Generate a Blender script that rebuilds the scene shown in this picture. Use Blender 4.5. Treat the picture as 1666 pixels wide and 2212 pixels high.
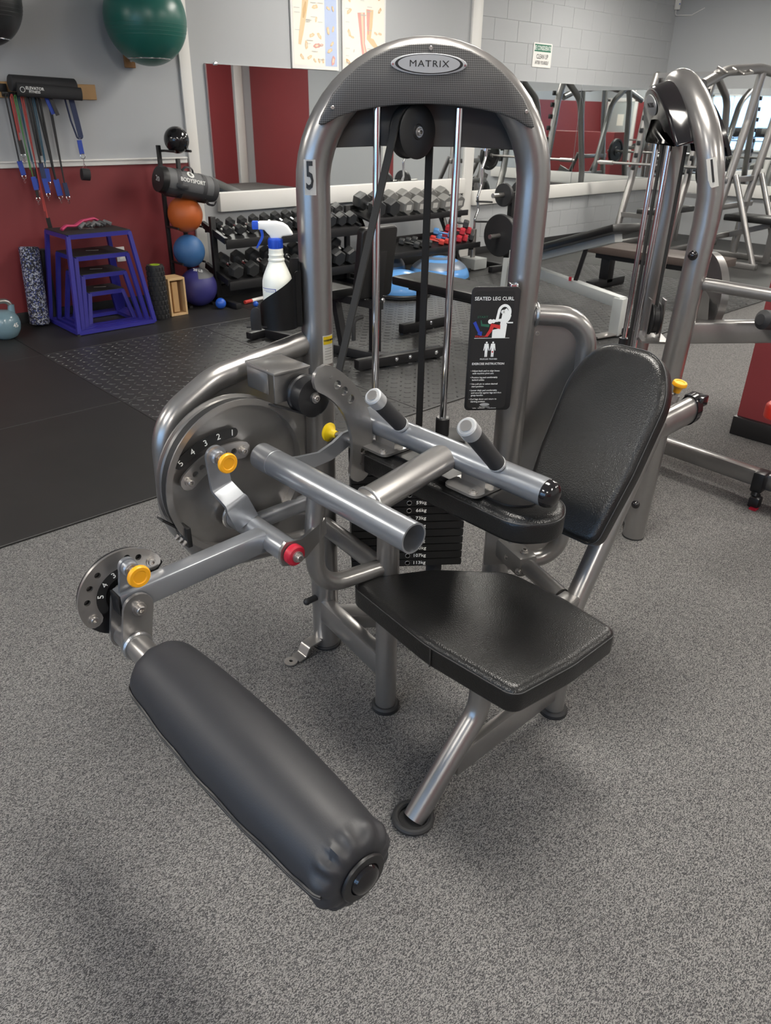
import bpy, bmesh, math, random
from mathutils import Vector, Matrix, Euler
random.seed(7)
for o in list(bpy.data.objects): bpy.data.objects.remove(o)
SC = bpy.context.scene
COL = SC.collection
R = math.radians
# ------------------------------------------------------------------ camera
def make_camera():
    pit, rol, yaw, F = R(28.18), R(0.90), R(42.95), 1602.0
    f = Vector((math.cos(pit)*math.sin(yaw), math.cos(pit)*math.cos(yaw), -math.sin(pit)))
    r = Vector((math.cos(yaw), -math.sin(yaw), 0)); u = r.cross(f)
    r2 = r*math.cos(rol)+u*math.sin(rol); u2 = -r*math.sin(rol)+u*math.cos(rol)
    cd = bpy.data.cameras.new('camera'); co = bpy.data.objects.new('camera', cd); COL.objects.link(co)
    m = Matrix((r2, u2, -f)).transposed().to_4x4(); m.translation = Vector((0, 0, 1.5))
    co.matrix_world = m
    cd.sensor_fit = 'VERTICAL'; cd.sensor_height = 36.0; cd.lens = F/2212*36.0
    cd.clip_start = 0.02; cd.clip_end = 100
    cd.dof.use_dof = True; cd.dof.focus_distance = 1.75; cd.dof.aperture_fstop = 13.0
    SC.camera = co
make_camera()
# ------------------------------------------------------------------ world, exposure
W = bpy.data.worlds.new('world'); SC.world = W; W.use_nodes = True
W.node_tree.nodes['Background'].inputs[0].default_value = (0.62, 0.78, 1.0, 1)
W.node_tree.nodes['Background'].inputs[1].default_value = 0.0      # closed room: all light comes from its ceiling panels and windows
SC.view_settings.view_transform = 'Standard'; SC.view_settings.look = 'None'
SC.view_settings.gamma = 1.0; SC.view_settings.use_curve_mapping = False
SC.view_settings.exposure = 0.15
# room limits (metres): camera stands over the origin, the mirror wall lies along X at Y = YW
YW, XR, XL, YF, HC = 6.25, 11.05, -3.6, -4.2, 3.15
CEIL_W = 34.0        # emission strength of the ceiling light diffusers
WIN_W = 3.2          # daylight through the windows (sky behind the panes)
# ------------------------------------------------------------------ materials
MT = {}
def mat(name, col, rough=0.5, metal=0.0, spec=0.5, emit=None, coat=0.0, bump=None, vary=None, alpha=None, trans=0.0):
    m = bpy.data.materials.new(name); m.use_nodes = True; nt = m.node_tree
    b = nt.nodes['Principled BSDF']
    b.inputs['Base Color'].default_value = (*col, 1); b.inputs['Roughness'].default_value = rough
    b.inputs['Metallic'].default_value = metal; b.inputs['Specular IOR Level'].default_value = spec
    b.inputs['Coat Weight'].default_value = coat; b.inputs['Transmission Weight'].default_value = trans
    if coat: b.inputs['Coat Roughness'].default_value = 0.12
    if emit: b.inputs['Emission Color'].default_value = (*emit[0], 1); b.inputs['Emission Strength'].default_value = emit[1]
    tc = None
    def coord():
        nonlocal tc
        if tc is None: tc = nt.nodes.new('ShaderNodeTexCoord')
        return tc.outputs['Object']
    if vary:                       # (scale, amount) soft blotches of colour
        n = nt.nodes.new('ShaderNodeTexNoise'); n.inputs['Scale'].default_value = vary[0]; n.inputs['Detail'].default_value = 5
        nt.links.new(coord(), n.inputs['Vector'])
        mx = nt.nodes.new('ShaderNodeMix'); mx.data_type = 'RGBA'
        a = vary[1]
        mx.inputs[6].default_value = (*[c*(1-a) for c in col], 1); mx.inputs[7].default_value = (*[min(1, c*(1+a)) for c in col], 1)
        nt.links.new(n.outputs['Fac'], mx.inputs[0]); nt.links.new(mx.outputs[2], b.inputs['Base Color'])
    if bump:                       # (scale, strength, distance)
        n = nt.nodes.new('ShaderNodeTexNoise'); n.inputs['Scale'].default_value = bump[0]; n.inputs['Detail'].default_value = 4
        nt.links.new(coord(), n.inputs['Vector'])
        bp = nt.nodes.new('ShaderNodeBump'); bp.inputs['Strength'].default_value = bump[1]; bp.inputs['Distance'].default_value = bump[2]
        nt.links.new(n.outputs['Fac'], bp.inputs['Height']); nt.links.new(bp.outputs[0], b.inputs['Normal'])
    MT[name] = m
    return m
def leather(name, col, rough, sc, st):
    m = mat(name, col, rough, spec=0.5); nt = m.node_tree; b = nt.nodes['Principled BSDF']
    tc = nt.nodes.new('ShaderNodeTexCoord'); v = nt.nodes.new('ShaderNodeTexVoronoi'); v.inputs['Scale'].default_value = sc
    n = nt.nodes.new('ShaderNodeTexNoise'); n.inputs['Scale'].default_value = 14; n.inputs['Detail'].default_value = 6
    nt.links.new(tc.outputs['Object'], v.inputs['Vector']); nt.links.new(tc.outputs['Object'], n.inputs['Vector'])
    ad = nt.nodes.new('ShaderNodeMath'); ad.operation = 'MULTIPLY_ADD'; ad.inputs[1].default_value = 1.6
    nt.links.new(n.outputs['Fac'], ad.inputs[0]); nt.links.new(v.outputs['Distance'], ad.inputs[2])
    bp = nt.nodes.new('ShaderNodeBump'); bp.inputs['Strength'].default_value = st; bp.inputs['Distance'].default_value = 0.0012
    nt.links.new(ad.outputs[0], bp.inputs['Height']); nt.links.new(bp.outputs[0], b.inputs['Normal'])
    rr = nt.nodes.new('ShaderNodeMapRange'); rr.inputs[3].default_value = rough-0.06; rr.inputs[4].default_value = rough+0.08
    nt.links.new(n.outputs['Fac'], rr.inputs[0]); nt.links.new(rr.outputs[0], b.inputs['Roughness'])
    return m
mat('frame', (0.30, 0.29, 0.282), 0.29, 0.78, coat=0.3, vary=(60, 0.05))
mat('frame_dark', (0.165, 0.16, 0.155), 0.38, 0.45, coat=0.2)
mat('panel_grey', (0.17, 0.175, 0.185), 0.42, 0.3)
mat('lever', (0.34, 0.355, 0.38), 0.29, 0.72, coat=0.35, vary=(30, 0.04))
mat('steel', (0.46, 0.44, 0.42), 0.32, 0.9)
mat('chrome', (0.78, 0.78, 0.8), 0.10, 1.0)
mat('black', (0.012, 0.012, 0.013), 0.38)
mat('black_gloss', (0.010, 0.009, 0.010), 0.12, coat=0.3)
mat('black_steel', (0.016, 0.016, 0.017), 0.42, 0.2, bump=(260, 0.15, 0.001))
mat('rubber', (0.018, 0.018, 0.019), 0.62)
mat('belt', (0.010, 0.010, 0.010), 0.62, bump=(400, 0.2, 0.001))
mat('foam', (0.022, 0.022, 0.024), 0.7, bump=(700, 0.3, 0.0006))
leather('vinyl', (0.008, 0.008, 0.008), 0.31, 330, 0.35)
leather('vinyl_matte', (0.021, 0.0215, 0.025), 0.49, 420, 0.06)
leather('vinyl_bench', (0.012, 0.012, 0.012), 0.36, 200, 0.12)
leather('vinyl_red', (0.62, 0.035, 0.02), 0.35, 300, 0.1)
mat('stitch', (0.035, 0.035, 0.036), 0.6)
mat('yellow', (0.80, 0.36, 0.012), 0.38, spec=0.4)
mat('yellow_pure', (0.80, 0.56, 0.01), 0.38, spec=0.4)
mat('red_plastic', (0.42, 0.010, 0.03), 0.4)
mat('silver_cap', (0.42, 0.43, 0.44), 0.4, 0.35)
mat('white', (0.78, 0.77, 0.74), 0.5)
mat('white_trim', (0.74, 0.73, 0.70), 0.45)
mat('white_print', (0.85, 0.86, 0.83), 0.5)
mat('black_print', (0.012, 0.012, 0.012), 0.5)
mat('green_print', (0.02, 0.12, 0.07), 0.5)
mat('green_sign', (0.03, 0.16, 0.10), 0.5)
mat('red_print', (0.55, 0.03, 0.03), 0.5)
mat('blue_print', (0.02, 0.05, 0.38), 0.5)
mat('yellow_print', (0.85, 0.65, 0.02), 0.5)
mat('wall_grey', (0.405, 0.418, 0.430), 0.6, vary=(1.2, 0.03), bump=(55, 0.06, 0.002))
mat('wall_red', (0.205, 0.030, 0.034), 0.5, vary=(1.5, 0.05), bump=(55, 0.06, 0.002))
mat('wall_maroon', (0.10, 0.018, 0.022), 0.55, bump=(55, 0.06, 0.002))
mat('block', (0.405, 0.418, 0.430), 0.6, vary=(3, 0.03), bump=(40, 0.12, 0.003))
mat('grout', (0.405, 0.418, 0.430), 0.7)
mat('ceiling', (0.62, 0.62, 0.60), 0.8)
mat('mirror', (0.86, 0.89, 0.89), 0.012, 1.0)
mat('lamp', (1, 1, 1), 0.5, emit=((1.0, 0.95, 0.87), CEIL_W))
mat('sky_pane', (0.5, 0.7, 1.0), 0.4, emit=((0.26, 0.56, 1.0), WIN_W))
mat('wood', (0.50, 0.30, 0.13), 0.55, vary=(8, 0.18))
mat('wood_dark', (0.30, 0.145, 0.05), 0.55, vary=(20, 0.2))
mat('wood_pale', (0.60, 0.40, 0.20), 0.55, vary=(14, 0.15))
mat('wood_brown', (0.062, 0.045, 0.038), 0.5, vary=(10, 0.2))
mat('box_blue', (0.030, 0.027, 0.26), 0.38, coat=0.2)
mat('ball_green', (0.016, 0.125, 0.098), 0.32)
mat('ball_dark', (0.024, 0.025, 0.026), 0.34)
mat('ball_orange', (0.52, 0.115, 0.02), 0.5, bump=(300, 0.2, 0.001))
mat('ball_blue', (0.04, 0.13, 0.31), 0.5, bump=(300, 0.2, 0.001))
mat('ball_purple', (0.035, 0.032, 0.165), 0.5, bump=(200, 0.15, 0.001))
mat('ball_small', (0.02, 0.10, 0.50), 0.35)
mat('bosu_blue', (0.10, 0.28, 0.60), 0.24)
mat('bosu_grey', (0.12, 0.155, 0.21), 0.35)
mat('kettle', (0.17, 0.265, 0.31), 0.22, coat=0.2)
mat('grey_fabric', (0.125, 0.127, 0.13), 0.6)
mat('grey_fabric_dark', (0.05, 0.05, 0.053), 0.6)
mat('iron', (0.018, 0.018, 0.019), 0.5, bump=(200, 0.2, 0.001))
mat('hex_rubber', (0.030, 0.031, 0.032), 0.50)
mat('hex_grey', (0.17, 0.168, 0.16), 0.55)
mat('red_rubber', (0.42, 0.022, 0.035), 0.5)
mat('red_bright', (0.48, 0.04, 0.03), 0.5)
mat('blue_rubber', (0.08, 0.24, 0.52), 0.5)
mat('strap_blue', (0.022, 0.06, 0.36), 0.6)
mat('strap_navy', (0.018, 0.03, 0.085), 0.6)
mat('cord_red', (0.45, 0.06, 0.05), 0.5)
mat('cord_green', (0.06, 0.22, 0.05), 0.5)
mat('cord_teal', (0.02, 0.10, 0.17), 0.5)
mat('pink', (0.55, 0.05, 0.14), 0.6)
mat('lime', (0.30, 0.42, 0.02), 0.5)
mat('bench_white', (0.46, 0.48, 0.47), 0.4, 0.1)
mat('bottle_blue', (0.012, 0.075, 0.52), 0.38)
mat('bottle_white', (0.80, 0.80, 0.77), 0.42)
m = mat('bottle_body', (0.78, 0.79, 0.72), 0.35); m.node_tree.nodes['Principled BSDF'].inputs['Subsurface Weight'].default_value = 0.4
m.node_tree.nodes['Principled BSDF'].inputs['Subsurface Radius'].default_value = (0.02, 0.02, 0.02)
mat('paper', (0.82, 0.79, 0.70), 0.55)
mat('paper_blue', (0.45, 0.53, 0.72), 0.55)
mat('bone', (0.72, 0.54, 0.33), 0.6); mat('muscle', (0.70, 0.36, 0.32), 0.6); mat('shroud_plain', (0.075, 0.073, 0.072), 0.42, 0.2); mat('tendon', (0.78, 0.62, 0.46), 0.6); mat('muscle_dark', (0.40, 0.07, 0.08), 0.6)
mat('print_grey', (0.5, 0.49, 0.46), 0.6)
mat('stack_black', (0.010, 0.010, 0.010), 0.45, 0.1)
mat('door_paint', (0.40, 0.43, 0.42), 0.5)
mat('weld', (0.40, 0.40, 0.40), 0.28, 0.85, bump=(240, 0.5, 0.002))

def carpet_material():
    m = mat('carpet', (0.2, 0.2, 0.2), 0.95, spec=0.1); nt = m.node_tree; b = nt.nodes['Principled BSDF']; L = nt.links
    tc = nt.nodes.new('ShaderNodeTexCoord')
    mp = nt.nodes.new('ShaderNodeMapping'); mp.inputs['Rotation'].default_value = (0, 0, R(-37)); mp.inputs['Scale'].default_value = (1, 2.0, 1)
    L.new(tc.outputs['Object'], mp.inputs['Vector'])
    v = nt.nodes.new('ShaderNodeTexVoronoi'); v.inputs['Scale'].default_value = 330; v.inputs['Randomness'].default_value = 0.9
    L.new(mp.outputs[0], v.inputs['Vector'])
    n1 = nt.nodes.new('ShaderNodeTexNoise'); n1.inputs['Scale'].default_value = 520; n1.inputs['Detail'].default_value = 3
    L.new(mp.outputs[0], n1.inputs['Vector'])
    n2 = nt.nodes.new('ShaderNodeTexNoise'); n2.inputs['Scale'].default_value = 3.0; n2.inputs['Detail'].default_value = 3
    L.new(tc.outputs['Object'], n2.inputs['Vector'])
    sep = nt.nodes.new('ShaderNodeSeparateColor'); L.new(v.outputs['Color'], sep.inputs[0])
    a = nt.nodes.new('ShaderNodeMath'); a.operation = 'MULTIPLY_ADD'; a.inputs[1].default_value = 0.65
    L.new(sep.outputs[0], a.inputs[0]); L.new(n1.outputs['Fac'], a.inputs[2])
    cr = nt.nodes.new('ShaderNodeValToRGB'); e = cr.color_ramp.elements
    e[0].position = 0.42; e[0].color = (0.036, 0.036, 0.039, 1); e[1].position = 1.05; e[1].color = (0.30, 0.292, 0.28, 1)
    k = cr.color_ramp.elements.new(0.75); k.color = (0.105, 0.103, 0.104, 1)
    L.new(a.outputs[0], cr.inputs[0])
    mx = nt.nodes.new('ShaderNodeMix'); mx.data_type = 'RGBA'; mx.blend_type = 'MULTIPLY'; mx.inputs[0].default_value = 0.10
    L.new(cr.outputs[0], mx.inputs[6]); L.new(n2.outputs['Fac'], mx.inputs[7])
    L.new(mx.outputs[2], b.inputs['Base Color'])
    bp = nt.nodes.new('ShaderNodeBump'); bp.inputs['Strength'].default_value = 0.7; bp.inputs['Distance'].default_value = 0.004
    inv = nt.nodes.new('ShaderNodeMath'); inv.operation = 'SUBTRACT'; inv.inputs[0].default_value = 1
    L.new(v.outputs['Distance'], inv.inputs[1]); L.new(inv.outputs[0], bp.inputs['Height']); L.new(bp.outputs[0], b.inputs['Normal'])
carpet_material()
mat('mat_rubber', (0.020, 0.0195, 0.019), 0.50, vary=(5, 0.25), bump=(300, 0.1, 0.001), spec=0.5)
mat('mat_diamond', (0.030, 0.030, 0.030), 0.42, vary=(4, 0.2), spec=0.6)
mat('mat_tread', (0.030, 0.030, 0.030), 0.32, vary=(4, 0.2), spec=0.6)
def mesh_fabric():      # fine woven dot pattern of the moulded shroud
    m = mat('shroud', (0.075, 0.073, 0.072), 0.42, 0.2); nt = m.node_tree; b = nt.nodes['Principled BSDF']; L = nt.links
    tc = nt.nodes.new('ShaderNodeTexCoord')
    mp = nt.nodes.new('ShaderNodeMapping'); mp.inputs['Rotation'].default_value = (0, 0, R(37.5)); L.new(tc.outputs['Object'], mp.inputs['Vector'])
    mp2 = nt.nodes.new('ShaderNodeMapping'); mp2.inputs['Rotation'].default_value = (0, R(45), 0); mp2.inputs['Scale'].default_value = (1, 0.0, 1)
    L.new(mp.outputs[0], mp2.inputs['Vector'])
    ck = nt.nodes.new('ShaderNodeTexChecker'); ck.inputs['Scale'].default_value = 340
    ck.inputs['Color1'].default_value = (0.045, 0.044, 0.043, 1); ck.inputs['Color2'].default_value = (0.125, 0.122, 0.12, 1)
    L.new(mp2.outputs[0], ck.inputs['Vector']); L.new(ck.outputs['Color'], b.inputs['Base Color'])
mesh_fabric()
def speckle(name, base, spot, scale, th):
    m = mat(name, base, 0.6); nt = m.node_tree; b = nt.nodes['Principled BSDF']; L = nt.links
    tc = nt.nodes.new('ShaderNodeTexCoord'); v = nt.nodes.new('ShaderNodeTexVoronoi'); v.inputs['Scale'].default_value = scale
    L.new(tc.outputs['Object'], v.inputs['Vector'])
    sp = nt.nodes.new('ShaderNodeSeparateColor'); L.new(v.outputs['Color'], sp.inputs[0])
    cr = nt.nodes.new('ShaderNodeValToRGB'); cr.color_ramp.interpolation = 'CONSTANT'; e = cr.color_ramp.elements
    e[0].color = (*base, 1); e[1].position = th; e[1].color = (*spot, 1)
    k = cr.color_ramp.elements.new(th-0.18); k.color = (0.04, 0.06, 0.22, 1)
    L.new(sp.outputs[0], cr.inputs[0]); L.new(cr.outputs[0], b.inputs['Base Color'])
speckle('foam_speckle', (0.016, 0.017, 0.026), (0.42, 0.44, 0.50), 130, 0.72)

# ------------------------------------------------------------------ helpers
def empty(name, loc, label, cat, group=None, rz=0.0):
    o = bpy.data.objects.new(name, None); COL.objects.link(o); o.location = loc; o.rotation_euler = (0, 0, rz)
    o.empty_display_size = 0.05
    o['label'] = label; o['category'] = cat
    if group: o['group'] = group
    return o
def tag(o, label, cat=None, group=None, kind=None):
    o['label'] = label
    if cat: o['category'] = cat
    if group: o['group'] = group
    if kind: o['kind'] = kind
    return o
def origin_of(p):
    v = Vector((0, 0, 0))
    while p is not None: v += p.location; p = p.parent
    return v
def frame(o, x, y):
    x = Vector(x).normalized(); y = Vector(y); y = (y-x*y.dot(x)).normalized(); z = x.cross(y)
    m = Matrix((x, y, z)).transposed().to_4x4(); m.translation = Vector(o); return m
def fillet(pts, rad, n=6):
    P = [Vector(p) for p in pts]; out = [P[0]]
    for i in range(1, len(P)-1):
        a, b, c = P[i-1], P[i], P[i+1]; r = rad[i-1] if isinstance(rad, (list, tuple)) else rad
        u = (a-b); v = (c-b); lu, lv = u.length, v.length; u.normalize(); v.normalize()
        ang = u.angle(v)
        if r <= 0 or ang > 3.1: out.append(b); continue
        t = min(r/math.tan(ang/2), lu*0.49, lv*0.49); rr = t*math.tan(ang/2)
        ctr = b+(u+v).normalized()*(rr/math.sin(ang/2))
        p0 = b+u*t; p1 = b+v*t; d0 = p0-ctr; d1 = p1-ctr; tot = d0.angle(d1); ax = d0.cross(d1).normalized()
        for k in range(n+1): out.append(ctr+Matrix.Rotation(tot*k/n, 3, ax) @ d0)
    out.append(P[-1]); return out
class MB:
    def __init__(s): s.bm = bmesh.new()
    def _add(s, geo, M):
        bmesh.ops.transform(s.bm, matrix=M, verts=geo)
    def box(s, c, size, rz=0.0, bev=0.0, M=None, seg=2):
        b2 = bmesh.new(); bmesh.ops.create_cube(b2, size=1.0)
        bmesh.ops.transform(b2, matrix=Matrix.Diagonal((*size, 1)), verts=b2.verts)
        if bev: bmesh.ops.bevel(b2, geom=b2.edges[:], offset=bev, segments=seg, profile=0.5, affect='EDGES')
        T = (M if M is not None else Matrix.Identity(4)) @ Matrix.Translation(c) @ Matrix.Rotation(rz, 4, 'Z')
        bmesh.ops.transform(b2, matrix=T, verts=b2.verts); s.merge(b2); return s
    def bar(s, p0, p1, w, h, up=(0, 0, 1), bev=0.0):     # box beam from p0 to p1, w across, h along up
        p0, p1 = Vector(p0), Vector(p1); x = (p1-p0); L = x.length; upv = Vector(up)
        if abs(x.normalized().dot(upv)) > 0.99: upv = Vector((0, 1, 0))
        z = (upv-x.normalized()*upv.dot(x.normalized())).normalized()
        y = z.cross(x.normalized()); M = frame((p0+p1)/2, x, y)
        return s.box((0, 0, 0), (L, w, h), M=M, bev=bev)
    def merge(s, b2):
        me = bpy.data.meshes.new('tmp'); b2.to_mesh(me); b2.free(); s.bm.from_mesh(me); bpy.data.meshes.remove(me)
    def sweep(s, pts, prof, up=None, caps=True, closed=False, scales=None):   # prof: list of (a,b) in the local cross frame
        P = [Vector(p) for p in pts]; n = len(P); rings = []
        T = []
        for i in range(n):
            if closed: t = P[(i+1) % n]-P[i-1]
            elif i == 0: t = P[1]-P[0]
            elif i == n-1: t = P[-1]-P[-2]
            else: t = (P[i+1]-P[i]).normalized()+(P[i]-P[i-1]).normalized()
            T.append(t.normalized())
        u0 = Vector(up) if up is not None else (Vector((0, 0, 1)) if abs(T[0].z) < 0.9 else Vector((1, 0, 0)))
        a = (u0-T[0]*u0.dot(T[0])).normalized()
        for i in range(n):
            if up is not None: a = Vector(up)
            a = (a-T[i]*a.dot(T[i])).normalized(); b = T[i].cross(a)
            k = scales[i] if scales else 1.0
            rings.append([s.bm.verts.new(P[i]+a*(p[0]*k)+b*(p[1]*k)) for p in prof])
        m = len(prof)
        for i in range(n if closed else n-1):
            r0, r1 = rings[i], rings[(i+1) % n]
            for j in range(m): s.bm.faces.new((r0[j], r0[(j+1) % m], r1[(j+1) % m], r1[j]))
        if caps and not closed:
            s.bm.faces.new(rings[0][::-1]); s.bm.faces.new(rings[-1])
        return s
    def tube(s, pts, r, seg=12, caps=True, closed=False, r2=None, up=None, scales=None):
        r2 = r2 or r
        prof = [(r*math.cos(2*math.pi*k/seg), r2*math.sin(2*math.pi*k/seg)) for k in range(seg)]
        return s.sweep(pts, prof, up, caps, closed, scales)
    def cyl(s, p0, p1, r, r1=None, seg=16, caps=True, ch=0.0):
        p0, p1 = Vector(p0), Vector(p1)
        if ch:
            d = (p1-p0).normalized()
            return s.tube([p0, p0+d*ch, p1-d*ch, p1], r, seg, caps, scales=[(r-ch)/r, 1, 1, (r-ch)/r])
        return s.tube([p0, p1], r, seg, caps, scales=[1, (r1/r if r1 is not None else 1)])
    def lathe(s, prof, M=None, seg=20):       # prof (radius, z); closes at r=0
        M = M if M is not None else Matrix.Identity(4); rings = []
        for r, z in prof:
            if r < 1e-6: rings.append([s.bm.verts.new(M @ Vector((0, 0, z)))])
            else: rings.append([s.bm.verts.new(M @ Vector((r*math.cos(2*math.pi*k/seg), r*math.sin(2*math.pi*k/seg), z))) for k in range(seg)])
        for a, b in zip(rings, rings[1:]):
            for j in range(seg):
                if len(a) == 1 and len(b) == 1: continue
                if len(a) == 1: s.bm.faces.new((a[0], b[(j+1) % seg], b[j])) if False else s.bm.faces.new((a[0], b[j], b[(j+1) % seg]))
                elif len(b) == 1: s.bm.faces.new((a[j], b[0], a[(j+1) % seg])[::-1])
                else: s.bm.faces.new((a[j], a[(j+1) % seg], b[(j+1) % seg], b[j]))
        return s
    def sphere(s, c, r, seg=24, rings=14, sc=(1, 1, 1), M=None):
        T = (M if M is not None else Matrix.Identity(4)) @ Matrix.Translation(c) @ Matrix.Diagonal((sc[0]*r, sc[1]*r, sc[2]*r, 1))
        g = bmesh.ops.create_uvsphere(s.bm, u_segments=seg, v_segments=rings, radius=1.0, matrix=T); return s
    def torus(s, c, ax, Rr, r, seg=28, sg=8):
        ax = Vector(ax).normalized(); t = Vector((1, 0, 0)) if abs(ax.x) < 0.9 else Vector((0, 1, 0))
        x = (t-ax*t.dot(ax)).normalized(); y = ax.cross(x)
        return s.tube([Vector(c)+x*(Rr*math.cos(2*math.pi*k/seg))+y*(Rr*math.sin(2*math.pi*k/seg)) for k in range(seg)], r, sg, closed=True)
    def plate(s, outline, t, M, holes=(), bev=0.0):     # outline in local xy, thickness along local z from 0 to t
        b2 = bmesh.new()
        if holes:
            ed = []
            for lp in [outline]+list(holes):
                vs = [b2.verts.new((p[0], p[1], 0)) for p in lp]
                ed += [b2.edges.new((vs[i], vs[(i+1) % len(vs)])) for i in range(len(vs))]
            bmesh.ops.triangle_fill(b2, use_beauty=True, use_dissolve=False, edges=ed)
            faces = b2.faces[:]
        else:
            vs = [b2.verts.new((p[0], p[1], 0)) for p in outline]; faces = [b2.faces.new(vs)]
        g = bmesh.ops.extrude_face_region(b2, geom=faces)
        vv = [e for e in g['geom'] if isinstance(e, bmesh.types.BMVert)]
        bmesh.ops.translate(b2, vec=(0, 0, t), verts=vv)
        bmesh.ops.recalc_face_normals(b2, faces=b2.faces)
        if bev:
            ed = [e for e in b2.edges if len(e.link_faces) == 2 and abs(e.link_faces[0].normal.dot(e.link_faces[1].normal)) < 0.3 and abs(e.verts[0].co.z-e.verts[1].co.z) < 1e-6]
            bmesh.ops.bevel(b2, geom=ed, offset=bev, segments=3, profile=0.5, affect='EDGES')
        bmesh.ops.transform(b2, matrix=M, verts=b2.verts); s.merge(b2); return s
    def obj(s, name, m, parent=None, local=False, ang=35, recalc=True):
        if recalc: bmesh.ops.recalc_face_normals(s.bm, faces=s.bm.faces)
        if parent is not None and not local:
            bmesh.ops.translate(s.bm, vec=-origin_of(parent), verts=s.bm.verts)
        me = bpy.data.meshes.new(name); s.bm.to_mesh(me); s.bm.free()
        me.polygons.foreach_set('use_smooth', [True]*len(me.polygons)); me.set_sharp_from_angle(angle=R(ang))
        me.materials.append(MT[m]); o = bpy.data.objects.new(name, me); COL.objects.link(o)
        if parent is not None: o.parent = parent
        return o
def centre(o):                   # move a one-mesh thing's origin to the base of its box
    me = o.data; vs = [v.co for v in me.vertices]
    c = Vector(((min(v.x for v in vs)+max(v.x for v in vs))/2, (min(v.y for v in vs)+max(v.y for v in vs))/2, min(v.z for v in vs)))
    me.transform(Matrix.Translation(-c)); o.location = c; return o
def copy_tree(o, parent=None):
    c = o.copy(); COL.objects.link(c); c.parent = parent
    for ch in o.children: copy_tree(ch, c)
    return c
def arc(cx, cy, r, a0, a1, n=16, r2=None):
    r2 = r2 or r
    return [(cx+r*math.cos(R(a0+(a1-a0)*k/n)), cy+r2*math.sin(R(a0+(a1-a0)*k/n))) for k in range(n+1)]
def circ(cx, cy, r, n=14): return arc(cx, cy, r, 0, 360, n)[:-1]
def rrect(x0, y0, x1, y1, r, n=4):
    return arc(x1-r, y1-r, r, 0, 90, n)+arc(x0+r, y1-r, r, 90, 180, n)+arc(x0+r, y0+r, r, 180, 270, n)+arc(x1-r, y0+r, r, 270, 360, n)
def slot(x0, y0, x1, y1, r, n=8):        # stadium from centre to centre
    a = math.degrees(math.atan2(y1-y0, x1-x0)); return arc(x1, y1, r, a-90, a+90, n)+arc(x0, y0, r, a+90, a+270, n)
def arcband(cx, cy, r0, r1, a0, a1, n=20):   # rounded arc strip
    rm = (r0+r1)/2; h = (r1-r0)/2; out = arc(cx, cy, r1, a0, a1, n)
    e = (cx+rm*math.cos(R(a1)), cy+rm*math.sin(R(a1))); out += arc(*e, h, a1, a1+180, 6)[1:-1]
    out += arc(cx, cy, r0, a1, a0, n); e = (cx+rm*math.cos(R(a0)), cy+rm*math.sin(R(a0)))
    return out+arc(*e, h, a0+180, a0+360, 6)[1:-1]
def text(s, size, M, m, parent, name='lettering', align='CENTER', depth=0.0004, bend=None, wide=1.0, bold=0.0, local=False, space=1.0):
    cu = bpy.data.curves.new('t', 'FONT'); cu.body = s; cu.size = size; cu.align_x = align; cu.align_y = 'CENTER'; cu.extrude = depth
    cu.resolution_u = 2; cu.offset = bold; cu.space_character = space
    to = bpy.data.objects.new('t', cu); COL.objects.link(to)
    me = bpy.data.meshes.new_from_object(to.evaluated_get(bpy.context.evaluated_depsgraph_get()))
    bpy.data.objects.remove(to); bpy.data.curves.remove(cu)
    me.name = name
    if wide != 1.0: me.transform(Matrix.Diagonal((wide, 1, 1, 1)))
    if bend:
        for v in me.vertices:
            a = v.co.x/bend; z = v.co.z; v.co.x = (bend+z)*math.sin(a); v.co.z = (bend+z)*math.cos(a)-bend
    me.transform(M)
    if parent is not None and not local: me.transform(Matrix.Translation(-origin_of(parent)))
    me.materials.clear(); me.materials.append(MT[m]); o = bpy.data.objects.new(name, me); COL.objects.link(o)
    if parent is not None: o.parent = parent
    return o
def bolt(p, d, r, parent, m='steel', h=0.008, name='bolt'):
    p = Vector(p); d = Vector(d).normalized()
    x = Vector((0, 0, 1)).cross(d) if abs(d.z) < .9 else Vector((1, 0, 0)); Mk = frame(p, x, d.cross(x)); e = max(h*.3, h-r*.7)
    b = MB().cyl(p, p+d*h*0.35, r*1.45, seg=14).lathe([(r, h*.2), (r, h-r*.15), (r*.85, h), (r*.55, h), (r*.55, e)], Mk, 14)
    o = b.obj(name, m, parent); MB().lathe([(r*.54, h*.999), (r*.50, e), (0, e)], Mk, 6).obj('socket', m, o); return o      # real hexagonal recess
# ================================================================== the room
def struct(name, b, m, label, parent=None):
    o = b.obj(name, m, parent)
    if parent is None: tag(o, label, kind='structure')
    return o
floor = struct('floor', MB().box(((XL+XR)/2, (YF+YW)/2, -0.05), (XR-XL, YW-YF, 0.1)), 'carpet', 'grey flecked loop carpet floor of the gym')
ceil_ = struct('ceiling', MB().box(((XL+XR)/2, (YF+YW)/2, HC+0.05), (XR-XL, YW-YF, 0.1)), 'ceiling', 'plain off-white gym ceiling with light panels')
wb = struct('wall_back', MB().box(((XL+XR)/2, YW+0.08, HC/2), (XR-XL+0.3, 0.16, HC+0.2)), 'wall_grey', 'grey painted mirror wall with deep red lower part')
MB().box(((XL+3.465)/2, YW-0.001, 0.56), (3.465-XL, 0.004, 1.12)).obj('red_lower_panel', 'wall_red', wb)
wr = struct('wall_right', MB().box((XR+0.08, (YF+YW)/2, HC/2), (0.16, YW-YF, HC+0.2)), 'wall_grey', 'grey painted side wall with a tall mirror')
MB().box((XR-0.001, -3.1, HC/2), (0.004, 2.2, HC)).obj('maroon_panel', 'wall_red', wr)
MB().box((XR-0.001, 0.62, HC/2), (0.004, 0.12, HC)).obj('red_strip', 'wall_red', wr)
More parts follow.
